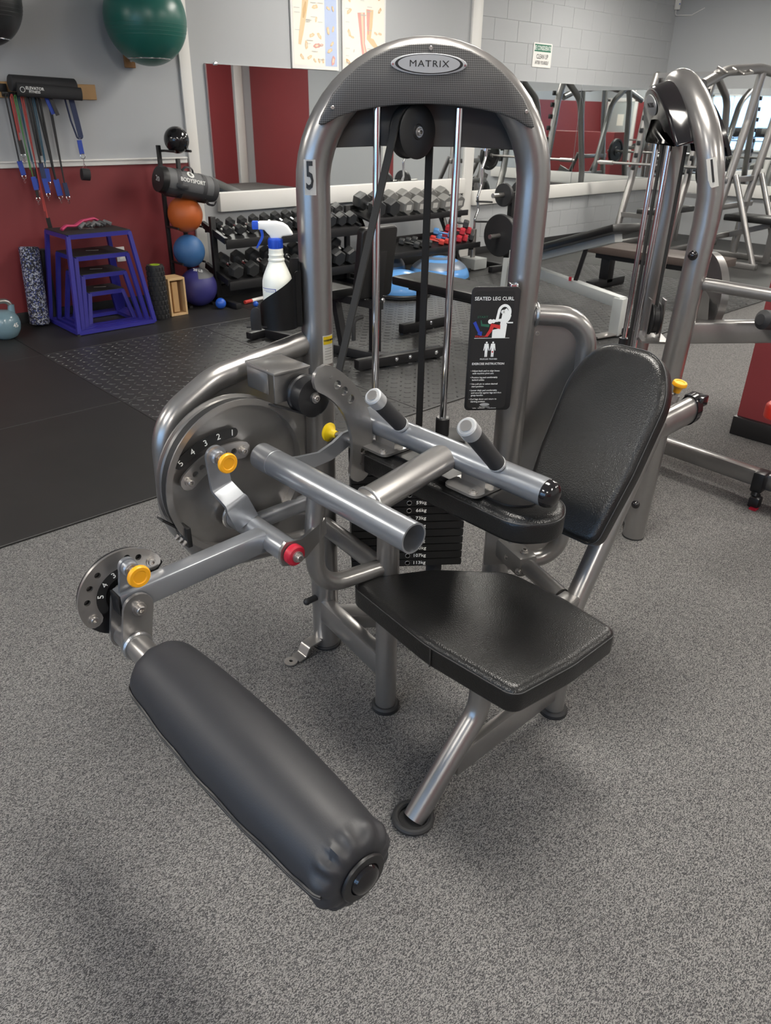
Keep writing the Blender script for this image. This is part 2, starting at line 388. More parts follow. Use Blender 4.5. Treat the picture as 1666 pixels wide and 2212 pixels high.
wf = struct('wall_front', MB().box(((XL+XR)/2, YF-0.08, HC/2), (XR-XL+0.3, 0.16, HC+0.2)), 'wall_grey', 'grey and red wall seen in the mirrors')
MB().box((10.2, YF+0.001, HC/2), (0.72, 0.004, HC)).obj('red_panel', 'wall_red', wf)
MB().box((-1.6, YF+0.001, 1.0), (4.0, 0.004, 2.0)).obj('red_panel', 'wall_red', wf)
wl = struct('wall_left', MB().box((XL-0.08, (YF+YW)/2, HC/2), (0.16, YW-YF, HC+0.2)), 'wall_grey', 'side wall with bright windows and a door')
MB().box((XL+0.001, -3.3, 1.0), (0.004, 1.8, 2.0)).obj('red_panel', 'wall_red', wl)
# concrete blocks of the right-hand part of the mirror wall
MB().box(((7.1+XR)/2, YW-0.004, HC/2), (XR-7.1, 0.008, HC)).obj('mortar_bed', 'grout', wb)
blk = None; bw, bh = 0.405, 0.203
for row in range(15):
    z0 = row*bh
    if z0+bh > 0.62 and z0 < 1.80: continue
    x = 7.10-(bw/2 if row % 2 else 0)
    while x < XR-0.02:
        xa, xb = max(x, 7.10), min(x+bw, XR-0.004)
        if xb-xa > 0.05:
            full = abs(xb-xa-bw) < 1e-4
            if full and blk is not None:
                o = blk.copy(); COL.objects.link(o); o.location = ((xa+xb)/2, YW-0.008, z0+bh/2)
            else:
                o = MB().box((0, 0, 0), (xb-xa-0.004, 0.008, bh-0.004), bev=0.0015, seg=1).obj('block', 'block', wb, local=True)
                o.location = ((xa+xb)/2, YW-0.008, z0+bh/2)
                if full: blk = o
        x += bw
def trim(i, c, s, label, m='white_trim', bev=0.004): return struct('trim_%d' % i, MB().box(c, s, bev=bev), m, label)
trim(1, (3.518, YW-0.012, HC/2), (0.10, 0.024, HC-0.01), 'white upright trim board between red wall and mirror')
trim(2, (7.01, YW-0.014, HC/2), (0.155, 0.028, HC-0.01), 'white upright trim board between mirror and block wall')
tr = struct('trim_3', MB().box(((XL+3.46)/2, YW-0.010, 1.139), (3.46-XL-0.02, 0.020, 0.044), bev=0.004).box(((XL+3.46)/2, YW-0.016, 1.157), (3.46-XL-0.02, 0.032, 0.012), bev=0.003), 'white_trim', 'thin white chair rail above the red wall')
trim(4, ((3.71+6.93)/2, YW-0.03, 0.793), (6.93-3.71, 0.06, 0.155), 'wide white ledge board below the long mirror behind dumbbells', bev=0.006)
trim(5, ((7.09+XR)/2, YW-0.03, 0.653), (XR-7.095, 0.06, 0.155), 'white ledge board below the mirror on block wall', bev=0.006)
trim(6, (XR-0.03, 4.7, 0.653), (0.06, 2.96, 0.155), 'white ledge board on the side wall below its mirror', bev=0.006)
struct('baseboard_back', MB().box(((XL+XR)/2, YW-0.008, 0.045), (XR-XL-0.01, 0.016, 0.09), bev=0.003), 'rubber', 'low black rubber baseboard along mirror wall')
trim(7, (10.72, YF+0.012, HC/2), (0.20, 0.024, HC-0.01), 'white upright trim board on the wall behind camera')
trim(8, (XR-0.012, 0.45, HC/2), (0.024, 0.12, HC-0.01), 'white upright trim board on side wall')
def wall_mirror(c, s, label):
    t = empty('mirror_panel', (c[0], c[1], c[2]-s[2]/2), label, 'mirror')
    MB().box(c, s).obj('mirror_glass', 'mirror', t)
    return t
m1 = wall_mirror(((3.70+6.925)/2, YW-0.005, 1.36), (6.925-3.70, 0.008, 0.98), 'long frameless wall mirror under the anatomy posters')
for x in (3.80, 5.3, 6.6): MB().box((x, YW-0.012, 1.852), (0.03, 0.02, 0.022), bev=0.003).obj('mirror_clip', 'chrome', m1)
MB().box((3.705, YW-0.008, 1.36), (0.012, 0.016, 0.985)).obj('edge_strip', 'chrome', m1)
wall_mirror(((7.095+9.05)/2, YW-0.014, 1.30), (9.05-7.095, 0.006, 1.13), 'wall mirror on block wall beside white trim')
wall_mirror(((9.06+XR-0.01)/2, YW-0.014, 1.30), (XR-0.01-9.06, 0.006, 1.13), 'wall mirror on block wall meeting the corner')
wall_mirror((XR-0.006, (3.24+6.22)/2, 1.30), (0.008, 6.22-3.24, 1.13), 'tall wall mirror on the side wall')
# windows and door on the walls seen in the mirrors
for i, (y0, y1) in enumerate(((-1.7, -0.35), (-0.25, 1.1), (1.2, 2.55)), 1):
    w = struct('window_left_offscreen', MB().box((XL+0.004, (y0+y1)/2, 1.42), (0.008, y1-y0, 1.5)), 'sky_pane', 'bright bluish daylight window in side wall')
    for (cy, cz, sy, sz) in ((y0, 1.42, 0.05, 1.56), (y1, 1.42, 0.05, 1.56), ((y0+y1)/2, 0.67, y1-y0+0.05, 0.05), ((y0+y1)/2, 2.17, y1-y0+0.05, 0.05), ((y0+y1)/2, 1.42, 0.035, 1.5)):
        MB().box((XL+0.02, cy, cz), (0.04, sy, sz)).obj('window_frame', 'white_trim', w)
d1 = struct('door_1', MB().box((XL+0.02, -3.45, 1.0), (0.04, 0.95, 2.0), bev=0.004), 'door_paint', 'grey panelled door with white frame')
for (cy, cz, sy, sz) in ((-3.98, 1.03, 0.11, 2.1), (-2.92, 1.03, 0.11, 2.1), (-3.45, 2.06, 1.17, 0.11)):
    MB().box((XL+0.03, cy, cz), (0.06, sy, sz), bev=0.004).obj('door_frame', 'white_trim', d1)
MB().box((XL+0.043, -3.45, 1.45), (0.006, 0.25, 0.35)).obj('notice', 'paper', d1)
MB().sphere((XL+0.08, -3.08, 1.0), 0.03).obj('door_handle', 'chrome', d1)
# ceiling light panels
lp = None
for (x, y) in ((1.5, 1.1), (-2.1, 4.6), (5.1, 4.6), (8.7, 4.6), (-2.1, 1.1), (5.1, 1.1), (8.7, 1.1), (-2.1, -2.4), (1.5, -2.4), (5.1, -2.4), (8.7, -2.4)):
    if True:
        if lp is None:
            t = empty('ceiling_light_offscreen', (x, y, HC), 'white framed rectangular light panel on the ceiling', 'ceiling light', 'ceiling light panels')
            MB().box((0, 0, -0.03), (0.64, 1.24, 0.06)).obj('light_frame', 'white_trim', t, local=True)
            MB().box((0, 0, -0.064), (0.58, 1.18, 0.012)).obj('diffuser_offscreen', 'lamp', t, local=True)
            lp = t
        else:
            t = copy_tree(lp); t.location = (x, y, HC)
# ---- rubber matting on the far half of the room (laid over the carpet)
mt = 0.010
def rubber(x0, y0, x1, y1):
    return MB().box(((x0+x1)/2, (y0+y1)/2, mt/2), (x1-x0-0.004, y1-y0-0.004, mt), bev=0.002, seg=1).obj('rubber_mat', 'mat_rubber', floor)
Y0 = 2.803
for (a, b, c, d) in ((XL+0.02, Y0, -0.6, 4.05), (-0.6, Y0, 1.66, 4.05), (XL+0.02, 4.05, 0.0, 5.27), (0.0, 4.05, 1.66, 5.27), (XL+0.02, 5.27, -0.2, YW-0.02), (-0.2, 5.27, 1.66, YW-0.02), (1.66, 5.27, 3.5, YW-0.02),
                     (3.5, 5.27, 5.9, YW-0.02), (5.9, 5.27, 8.3, YW-0.02), (8.3, 5.27, XR-0.02, YW-0.02), (7.78, Y0, 9.4, 5.27), (9.4, Y0, XR-0.02, 5.27)): rubber(a, b, c, d)
ts = 1.2236
proto = None
def tread_mesh():
    b = MB(); c = 0.0612; n = int(round(ts/c)); L, w, h = 0.046, 0.0115, 0.0028
    for i in range(n):
        for j in range(n):
            a = R(45) if (i+j) % 2 else R(-45)
            x, y = -ts/2+(i+.5)*c, -ts/2+(j+.5)*c; ca, sa = math.cos(a), math.sin(a)
            vs = []
            for (dx, dy, z) in ((-L/2, 0, 0), (-L/4, -w/2, 0), (L/4, -w/2, 0), (L/2, 0, 0), (L/4, w/2, 0), (-L/4, w/2, 0)):
                vs.append(b.bm.verts.new((x+dx*ca-dy*sa, y+dx*sa+dy*ca, mt/2)))
            tp = [b.bm.verts.new((v.co.x*0.8+x*0.2, v.co.y*0.8+y*0.2, mt/2+h)) for v in vs]
            for k in range(6): b.bm.faces.new((vs[k], vs[(k+1) % 6], tp[(k+1) % 6], tp[k]))
            b.bm.faces.new(tp)
    return b
for i in range(5):
    for j in range(2):
        x, y = 1.66+ts*(i+.5), Y0+(5.27-Y0)*(j+.5)/2
        if proto is None:
            o = MB().box((0, 0, 0), (ts-0.004, ts+0.005, mt), bev=0.002, seg=1).obj('tread_plate_mat', 'mat_diamond', floor, local=True)
            t = tread_mesh().obj('raised_tread', 'mat_tread', o, local=True); t['kind'] = 'stuff'; proto = o
        else: o = copy_tree(proto, floor)
        o.location = (x, y, mt/2-(-0.05)*0)
floor_children_ok = True
# ---- posters, signs, small wall items
def poster(x0, x1, z0, z1, label, kind):
    t = empty('anatomy_poster', ((x0+x1)/2, YW-0.01, z0), label, 'poster')
    Mx = frame((x0, YW-0.006, z0), (1, 0, 0), (0, 0, 1))        # local x right, y up, z toward the room
    w, h = x1-x0, z1-z0
    MB().plate(rrect(0, 0, w, h, 0.004), 0.016, Mx @ Matrix.Translation((0, 0, -0.006+0.004))).obj('poster_frame', 'white_trim', t)
    Mp = Mx @ Matrix.Translation((0, 0, 0.0145))
    MB().plate([(0.02, 0.03), (w-0.02, 0.03), (w-0.02, h-0.02), (0.02, h-0.02)], 0.001, Mp).obj('poster_sheet', 'paper', t)
    Mq = Mx @ Matrix.Translation((0, 0, 0.0157))
    lev_ = [0]
    def blob(pts, m, n='figure'):
        lev_[0] += 1
        MB().plate(pts, 0.0003, Mq @ Matrix.Translation((0, 0, .0003+.00012*lev_[0]))).obj(n, m, t)
    rnd = random.Random(len(label))
    def cluster(cx, cy, s, m):          # a small anatomical sketch: a shaft with two knobbly ends
        a = rnd.uniform(0, math.pi); ca, sa = math.cos(a), math.sin(a); n = 18; pts = []
        for i in range(n):
            q = 2*math.pi*i/n; r = s*(.55+.55*abs(math.cos(q))**.6*(1+.25*math.sin(5*q+cx*40)))
            x, y = r*math.cos(q), .62*r*math.sin(q); pts.append((cx+x*ca-y*sa, cy+x*sa+y*ca))
        blob(pts, m); blob([(cx+(p[0]-cx)*.45, cy+(p[1]-cy)*.5) for p in pts], 'tendon')
    def limb(pts, ws, m):
        L = [Vector(p) for p in pts]; left, right = [], []
        for i, p in enumerate(L):
            d = (L[min(i+1, len(L)-1)]-L[max(i-1, 0)]).normalized(); nn = Vector((-d.y, d.x)); left.append(p+nn*ws[i]); right.append(p-nn*ws[i])
        blob([(p.x, p.y) for p in left+right[::-1]], m)
    if kind == 0:
        MB().plate([(w*0.70, 0.03), (w-0.02, 0.03), (w-0.02, h-0.02), (w*0.70, h-0.02)], 0.0004, Mq @ Matrix.Translation((0, 0, -0.0002))).obj('blue_column', 'paper_blue', t)
        limb([(w*0.33, h*0.97), (w*.31, h*.7), (w*.27, h*.55), (w*.2, h*.36), (w*.16, h*.24)], [.04, .035, .028, .024, .014], 'bone')
        limb([(w*.31, h*.66), (w*.28, h*.58), (w*.25, h*.5)], [.006, .02, .008], 'wood_pale')
        for (x, y, s, m) in ((.5, .62, .03, 'bone'), (.52, .5, .02, 'bone'), (.42, .34, .028, 'bone'), (.58, .34, .028, 'bone'), (.3, .24, .03, 'bone'), (.52, .24, .035, 'muscle'), (.62, .25, .02, 'muscle'), (.2, .12, .025, 'bone'), (.36, .12, .025, 'bone'), (.47, .09, .018, 'bone'), (.56, .09, .018, 'bone'), (.65, .09, .018, 'bone'),
                             (.78, .62, .02, 'bone'), (.88, .62, .02, 'bone'), (.77, .4, .028, 'bone'), (.88, .42, .022, 'bone'), (.85, .27, .022, 'bone'), (.8, .2, .028, 'bone'), (.87, .1, .035, 'muscle'), (.55, .8, .03, 'bone'), (.8, .85, .03, 'wood_pale')): cluster(w*x, h*y, s, m)
    else:
        limb([(w*.42, h*.62), (w*.45, h*.4), (w*.46, h*.3), (w*.52, h*.14)], [.045, .032, .026, .034], 'muscle')
        limb([(w*.44, h*.62), (w*.46, h*.4), (w*.47, h*.3), (w*.53, h*.16)], [.016, .010, .008, .010], 'tendon')
        limb([(w*.62, h*.66), (w*.62, h*.5), (w*.60, h*.36), (w*.68, h*.33), (w*.84, h*.24)], [.045, .034, .026, .028, .014], 'bone')
        limb([(w*.59, h*.66), (w*.58, h*.5), (w*.585, h*.4)], [.02, .016, .006], 'muscle')
        for (x, y, s, m) in ((.15, .75, .03, 'bone'), (.15, .62, .03, 'bone'), (.15, .4, .03, 'bone'), (.22, .36, .018, 'bone'), (.38, .84, .03, 'bone'), (.66, .84, .03, 'bone'), (.85, .8, .03, 'wood_pale'), (.85, .66, .025, 'wood_pale'), (.76, .42, .02, 'bone'), (.86, .42, .02, 'bone'), (.12, .1, .03, 'wood_pale'), (.25, .22, .012, 'print_grey')): cluster(w*x, h*y, s, m)
    for k in range(22):
        y = h*rnd.uniform(.05, .93); x = w*rnd.choice((.06, .4, .55, .3)); ww = w*rnd.uniform(.06, .14)
        if kind == 0 and x+ww > w*.7: ww = w*.68-x
        blob([(x, y), (x+ww, y), (x+ww, y+.004), (x, y+.004)], 'print_grey', 'caption_line')
poster(4.585, 5.115, 1.855, 2.62, 'anatomy poster of arm bones with blue side column', 0)
poster(5.165, 5.70, 1.855, 2.62, 'anatomy poster of foot and ankle muscles beside arm poster', 1)
t = empty('notice_sign', (8.18, YW-0.02, 2.012), 'small white notice sign with green header on block wall', 'sign')
Mx = frame((8.005, YW-0.016, 2.012), (1, 0, 0), (0, 0, 1))
MB().plate(rrect(0, 0, .352, .242, .012), .004, Mx).obj('sign_board', 'white', t)
Mq = Mx @ Matrix.Translation((0, 0, .0042))
MB().plate(rrect(.02, .155, .332, .228, .004), .0006, Mq).obj('green_header', 'green_sign', t)
Mz = Mq @ Matrix.Translation((0, 0, .0008))
text('BE CONSIDERATE', .062, Mz @ Matrix.Translation((.176, .190, 0)), 'white_print', t, wide=.64, bold=.0006)
text('CLEAN UP', .066, Mz @ Matrix.Translation((.176, .105, 0)), 'black_print', t, wide=.72, bold=.0006)
text('AFTER YOURSELF', .05, Mz @ Matrix.Translation((.176, .045, 0)), 'black_print', t, wide=.66, bold=.0004)
t = empty('security_camera', (XR-0.06, YW-0.06, 2.85), 'small white sensor with blue light in the room corner', 'sensor')
MB().box((XR-0.06, YW-0.05, 2.88), (0.05, 0.07, 0.16), bev=0.012).obj('sensor_body', 'white', t)
MB().cyl((XR-0.075, YW-0.083, 2.86), (XR-0.078, YW-0.09, 2.86), 0.008, seg=10).obj('indicator', 'ball_small', t)
MB().tube(fillet([(XR-0.03, YW-0.02, 2.80), (XR-0.03, YW-0.02, 2.74), (XR-0.01, YW-0.25, 2.73), (XR-0.01, YW-0.42, 2.80)], 0.03), 0.006, seg=6).obj('cable', 'white', t)
t = empty('power_outlet', (2.75, YW-0.012, 0.385), 'white wall socket plate on the red wall behind blue box', 'outlet')
MB().box((2.75, YW-0.007, 0.445), (0.075, 0.012, 0.115), bev=0.003).obj('cover_plate', 'white', t)
for dz in (-.025, .025): MB().box((2.75, YW-0.0145, .445+dz), (.032, .004, .03), bev=.001, seg=1).obj('socket', 'white_print', t)
# ================================================================== the seated leg curl machine
TH = R(37.5); DU = Vector((math.cos(TH), -math.sin(TH), 0)); DN = Vector((-math.sin(TH), -math.cos(TH), 0)); TL = Vector((1.15, 1.53, 0))
def T(u, off, z): return TL+DU*u+DN*off+Vector((0, 0, z))
def TM(u, off, z): return frame(T(u, off, z), DU, (0, 0, 1))       # local x along tower, y up, z to the front
U0, U1, UC, RP = 0.0175, 0.5475, 0.2825, 0.0405
K = empty('leg_curl_machine', (1.15, 1.20, 0), 'silver grey seated leg curl machine numbered 5 with black pads', 'gym machine')
ZS = 1.349
def arch_path(U0, U1, ZS, P, n=20):
    c, r = (U0+U1)/2, (U1-U0)/2
    return [P(U0, 0, 0.0), P(U0, 0, 0.5), P(U0, 0, 1.0)]+[P(c-r*math.cos(math.pi*k/n), 0, ZS+r*math.sin(math.pi*k/n)) for k in range(n+1)]+[P(U1, 0, 1.0), P(U1, 0, .5), P(U1, 0, 0.0)]
tower = MB().tube(arch_path(U0, U1, ZS, T, 28), RP, seg=28, up=DN).obj('tower_frame', 'frame', K)
for u in (U0, U1):
    MB().cyl(T(u, 0, 0), T(u, 0, 0.012), RP+0.006, seg=28, ch=0.003).obj('foot_ring', 'rubber', K)
# crescent shroud, front
top = [(-.243, 1.484), (-.238, 1.496), (-.212, 1.538), (-.185, 1.566), (-.157, 1.589), (-.122, 1.610), (-.086, 1.625), (-.045, 1.634), (0, 1.637)]
bot = [(0, 1.522), (.06, 1.520), (.115, 1.514), (.16, 1.506), (.20, 1.494), (.228, 1.480), (.238, 1.477), (.2435, 1.480)]
crescent = [(-x, z) for x, z in bot[::-1][:-1]][::1]
left_bot = [(-x, z) for x, z in bot[1:]]
outl = top+[(-x, z) for x, z in top[-2::-1]]+[(.2435, 1.480)]+[p for p in bot[::-1][1:]]+left_bot
Ms = TM(UC-.005, 0.046, 0)
sh = MB().plate([(x, z) for x, z in outl], 0.016, Ms, bev=0.004).obj('shroud', 'shroud', K)
for (x, z) in ((-.212, 1.512), (.221, 1.510), (0, 1.627)):
    p = Ms @ Vector((x, z, 0.016)); MB().cyl(p, p+DN*0.003, 0.0042, seg=12, ch=.001).obj('shroud_screw', 'steel', sh)
Mb = TM(UC-.008, 0.0625, 1.597)
badge = MB().plate(arc(0, 0, .083, 0, 360, 40, .0205)[:-1], .0035, Mb, bev=.0012).obj('badge', 'silver_cap', sh)
MB().plate(arc(0, 0, .074, 0, 360, 40, .0185)[:-1], .0006, Mb @ Matrix.Translation((0, .0004, .0035))).obj('badge_ring', 'black_print', badge)
MB().plate(arc(0, 0, .0675, 0, 360, 40, .0172)[:-1], .0008, Mb @ Matrix.Translation((0, .0008, .0042))).obj('badge_face', 'silver_cap', badge)
text('MATRIX', .0175, Mb @ Matrix.Translation((0, .0004, .0052)), 'black_print', badge, wide=1.28, space=1.12)
for s_ in (-1, 1): MB().cyl(Mb @ Vector((s_*.0785, -.001, .003)), Mb @ Vector((s_*.0785, -.001, .005)), .0022, seg=8).obj('rivet', 'chrome', badge)
# rear inner panel
Mr = TM(UC, -0.052, 0)
MB().plate(arc(0, ZS, .243, 0, 180, 24)[::1]+[(-.243, 1.405)][:0]+[(-.236, 1.425), (-.1, 1.432), (.1, 1.432), (.236, 1.425)] if False else arc(0, ZS+.02, .247, 15, 165, 24)+[(-.243, 1.428), (-.1, 1.434), (.1, 1.434), (.243, 1.428)], 0.012, Mr, bev=.003).obj('rear_panel', 'shroud_plain', K)
MB().box((0, 1.552, .045), (.30, .03, .09), M=Mr, bev=.003).obj('pulley_bridge', 'shroud_plain', K)
# top pulley and the belts (their plane is parallel to the mirror wall)
def pulley(c, r, w, name='pulley', m='black'):
    c = Vector(c); ay = Vector((0, 1, 0)); Mq = frame(c, (1, 0, 0), (0, 0, 1))     # local z = -Y
    o = MB().lathe([(0, w/2), (r*.25, w/2), (r*.3, w/2-.002), (r*.9, w/2-.001), (r, w/2-.003), (r, w*.38), (r*.93, w*.3), (r*.93, -w*.3), (r, -w*.38), (r, -w/2), (0, -w/2)], Mq, 32).obj(name, m, K)
    bolt(c+Vector((0, -w/2, 0)), (0, -1, 0), .008, o); return o
PT = Vector((1.344, 1.372, 1.466))
p1 = pulley(PT, .057, .04)
MB().box(PT+Vector((0, .03, .035)), (.03, .008, .12), bev=.002).obj('pulley_bracket', 'shroud_plain', K)
PB = Vector((1.000, 1.345, .915))
p2 = pulley(PB, .047, .05)
MB().box((PB.x-.028, 1.425, PB.z+.060), (.105, .115, .007), bev=.002).obj('pulley_housing', 'frame', K)
MB().box((PB.x-.076, 1.44, PB.z+.035), (.006, .085, .06), bev=.002).box((PB.x-.02, 1.385, PB.z+.022), (.10, .006, .075), bev=.002).obj('housing_cheek', 'frame', K)
MB().bar((PB.x-.078, 1.485, PB.z+.064), (PB.x+.024, 1.485, PB.z+.064), .008, .006).obj('weld_bead', 'weld', K)
def strap(pts, w, t, name='belt', m='belt'):
    return MB().sweep(pts, [(-w/2, -t/2), (w/2, -t/2), (w/2, t/2), (-w/2, t/2)], up=(0, 1, 0)).obj(name, m, K)
yb = 1.372
strap([(PT.x+.057, yb, PT.z), (PT.x+.057, yb, .70)], .022, .004)
a0 = math.radians(170)
strap([(PT.x+.057*math.cos(R(a)), yb, PT.z+.057*math.sin(R(a))) for a in range(0, 171, 10)]+[(1.09, yb-.02, .93)], .022, .004)
CAM = Vector((.825, 1.42, .74)); RC = .184
strap([(PB.x+.047*math.cos(R(a)), PB.y, PB.z+.047*math.sin(R(a))) for a in range(10, -100, -10)]+[(CAM.x+RC*math.cos(R(a)), CAM.y-.012, CAM.z+RC*math.sin(R(a))) for a in range(62, 212, 6)], .026, .004, 'cam_belt')
# guide rods and weight stack
for u in (.166, .352):
    MB().cyl(T(u, .03, .12), T(u, .03, 1.515), .0092, seg=16).obj('guide_rod', 'chrome', K)
    MB().cyl(T(u, .03, .715), T(u, .03, .775), .019, seg=18, ch=.003).obj('rod_bushing', 'black', K)
ws = empty('weight_stack', (0, 0, 0), '', ''); 
for k_ in ('label', 'category'): del ws[k_]
ws.parent = K; ws.location = (0, 0, 0)
kg = ['18', '25', '32', '39', '45', '52', '59', '66', '73', '79', '86', '93', '100', '107', '113']
nz = 15; pl0 = None; dz = .0247
Mst = TM(.258, .03, .335)
for k in range(nz):
    z = (nz-1-k)*dz
    o = MB().plate(rrect(-.161, z, .161, z+.0216, .0025, 2), .115, Mst @ Matrix.Translation((0, 0, -.0575)), holes=[circ(.002, z+.0108, .0062, 12)]).obj('weight_plate', 'stack_black', ws)
    MB().plate(rrect(-.022, z+.003, .06, z+.019, .002), .0006, Mst @ Matrix.Translation((0, 0, .0577))).obj('weight_sticker', 'black_print', o) if False else None
    lab = kg[k]
    text(lab+'kg', .0145, Mst @ Matrix.Translation((.036, z+.011, .0582)), 'white_print', o, wide=1.1)
    MB().torus(Mst @ Vector((.002, z+.0108, .0575)), DN, .0066, .0008, seg=14, sg=5).obj('pin_hole', 'steel', o)
MB().box((0, nz*dz+.010, 0), (.30, .018, .10), M=Mst, bev=.003).cyl(Mst @ Vector((0, nz*dz+.01, 0)), Mst @ Vector((0, nz*dz+.05, 0)), .012).obj('head_plate', 'stack_black', ws)
for u in (-.09, .09): MB().cyl(Mst @ Vector((u, -.005, 0)), Mst @ Vector((u, -.20, 0)), .024, seg=18).obj('stack_cushion', 'rubber', K)
bolt(Mst @ Vector((-.05, nz*dz+.02, .02)), (0, 0, 1), .006, ws, h=.012); bolt(Mst @ Vector((.03, nz*dz+.02, .03)), (0, 0, 1), .006, ws, h=.012)
MB().bar(T(U0, 0, .10), T(U1, 0, .10), .07, .05, bev=.006).obj('tower_crossbar', 'frame', K)
# number sticker on the left post, bent round the tube
def bent_patch(u, z, w, h, rad, M, m, name, parent):
    b = MB(); n = 6; rows = []
    for j in (0, 1):
        rows.append([b.bm.verts.new(M @ Vector(((rad)*math.sin((-.5+i/n)*w/rad), (j-.5)*h, rad*math.cos((-.5+i/n)*w/rad)-rad))) for i in range(n+1)])
    for i in range(n): b.bm.faces.new((rows[0][i], rows[0][i+1], rows[1][i+1], rows[1][i]))
    f = b.bm.faces[:]; bmesh.ops.solidify(b.bm, geom=f, thickness=.0006); return b.obj(name, m, parent)
ang = R(-9)
Mn = frame(T(U0, 0, 1.370), DU*math.cos(ang)+DN*math.sin(ang)*-1 if False else Matrix.Rotation(ang, 3, 'Z') @ DU, (0, 0, 1)) @ Matrix.Translation((0, 0, RP+.0009))
pn = bent_patch(0, 0, .0275, .075, RP+.0009, Mn, 'white', 'number_sticker', K)
text('5', .084, Mn @ Matrix.Translation((0, .001, .0006)), 'black_print', pn, bend=RP+.001, wide=.50, bold=.0013, name='digit')
# warning sticker
ang = R(42); Mw = frame(T(U0, 0, .965), Matrix.Rotation(ang, 3, 'Z') @ DU, (0, 0, 1)) @ Matrix.Translation((0, 0, RP+.0007))
pw = bent_patch(0, 0, .034, .075, RP+.0007, Mw, 'white', 'warning_sticker', K)
bent_patch(0, 0, .031, .020, RP+.0016, Mw @ Matrix.Translation((0, .025, .0009)), 'yellow_print', 'yellow_band', pw)
for k in range(5): bent_patch(0, 0, .024, .0022, RP+.0014, Mw @ Matrix.Translation((0, .004-.007*k, .0007)), 'print_grey', 'small_print', pw)
text('WARNING', .0068, Mw @ Matrix.Translation((.001, .025, .0014)), 'black_print', pw, bend=RP+.002)
# placard with exercise instructions
Mp = TM(.3985, .078, .812)
PW, PH = .1225, .320
pb = MB().plate(rrect(0, 0, PW, PH, .012), .004, Mp, bev=.0012).obj('placard', 'black', K)
MB().plate(rrect(.006, .006, PW-.014, PH-.010, .010), .0008, Mp @ Matrix.Translation((0, 0, .0038))).obj('placard_face', 'black_print', pb)
MB().box((.106, .318, -.012), (.02, .016, .03), M=Mp, bev=.002).box((.112, .18, -.025), (.016, .10, .05), M=Mp, bev=.002).obj('placard_bracket', 'chrome', K)
Mt = Mp @ Matrix.Translation((.0575, 0, .0050))
def tl(s, x, y, sz, m='white_print', al='CENTER', wide=1.0, bold=0.0): text(s, sz, Mt @ Matrix.Translation((x, y, 0)), m, pb, align=al, wide=wide, depth=.0002, bold=bold)
tl('SEATED LEG CURL', 0, .291, .0122, wide=.98, bold=.00008)
tl('START', -.026, .246, .0074, 'green_print', wide=1.25); tl('FINISH', -.030, .197, .0074, 'red_print', wide=1.15)
def fig(pts, m, dz=0.0): MB().plate(pts, .0004, Mt @ Matrix.Translation((0, 0, dz))).obj('pictogram', m, pb)
ring = arc(.028, .258, .0175, -20, 180, 16, .020)+arc(.028, .258, .0105, 180, -20, 16, .0135)
fig(ring, 'white_print'); fig([(.0105, .258), (.017, .258), (.0135, .234), (.006, .234)], 'white_print')
fig([(.001, .194), (.035, .194), (.037, .228), (.030, .236), (.02, .218), (.001, .214)], 'white_print')
fig([(.024, .262), (.033, .268), (.046, .25), (.043, .24), (.028, .222), (.018, .219)], 'white_print', .0003)
fig(circ(.024, .259, .005, 12), 'white_print', .0003); fig([(.037, .2305), (.052, .2305), (.052, .2335), (.037, .2335)], 'white_print')
fig([(.028, .243), (.006, .240), (.006, .236), (.026, .234)], 'white_print', .0006); fig(circ(-.006, .235, .006, 10), 'white_print', .0002); fig(circ(.002, .236, .005, 10), 'white_print', .0002)
fig([(.020, .226), (-.004, .230), (-.008, .214), (-.018, .197), (-.010, .197), (0, .212), (.004, .221), (.020, .216)], 'red_print', .0008)
fig([(-.008, .228), (-.026, .229), (-.029, .239), (-.031, .238), (-.029, .224), (-.008, .221)], 'green_print', .0004)
fig([(-.050, .232), (-.043, .236), (-.030, .210), (-.025, .210), (-.026, .199), (-.037, .203), (-.0355, .207)], 'blue_print', .0004)
fig([(-.044, .1925), (.046, .1930), (.046, .1938), (-.044, .1933)], 'white_print')
for x in (-.011, .0055):
    fig(circ(x, .182, .0024, 10), 'white_print')
    fig([(x-.005, .179), (x+.005, .179), (x+.0075, .162), (x+.006, .161), (x+.0035, .170), (x+.0032, .145), (x+.0006, .145), (x, .160), (x-.0006, .145), (x-.0032, .145), (x-.0035, .170), (x-.006, .161), (x-.0075, .162)], 'white_print')
fig(circ(.0055, .158, .0022, 8), 'red_print', .0004)
tl('MUSCLES TRAINED', -.003, .139, .0048, wide=1.1); tl('EXERCISE INSTRUCTION', -.003, .1265, .0078, wide=.98, bold=.00006)
lines = [('\u2022 Adjust back pad to align knees', .108), ('   with machine pivot axis', .1012), ('\u2022 Position leg pad comfortably', .0905), ('   behind ankles', .0837), ('\u2022 Use pull pin to select desired', .073), ('   start position', .0662), ('\u2022 Lower thigh pad comfortably', .0555), ('   and securely against legs and then', .0488), ('   grasp handles', .042), ('\u2022 Curl legs down and return to', .0315), ('   starting position', .0248)]
for s, y in lines: tl(s, -.047, y, .0060, al='LEFT', wide=.98)
fig(arc(-.004, .0165, .013, 0, 360, 24, .0042)[:-1], 'silver_cap'); tl('MATRIX', -.004, .0165, .0042, 'black_print', wide=1.1)
tl('Matrix Fitness Systems', -.004, .0098, .0030); tl('Toll Free', -.031, .0064, .0030, wide=.95); tl('|  matrixfitness.com', .016, .0064, .0030, wide=.95)
for k in range(9): fig([(-.0215+.0021*k, .0056), (-.0201+.0021*k, .0056), (-.0201+.0021*k, .0072), (-.0215+.0021*k, .0072)], 'print_grey')     # digits too blurred to read
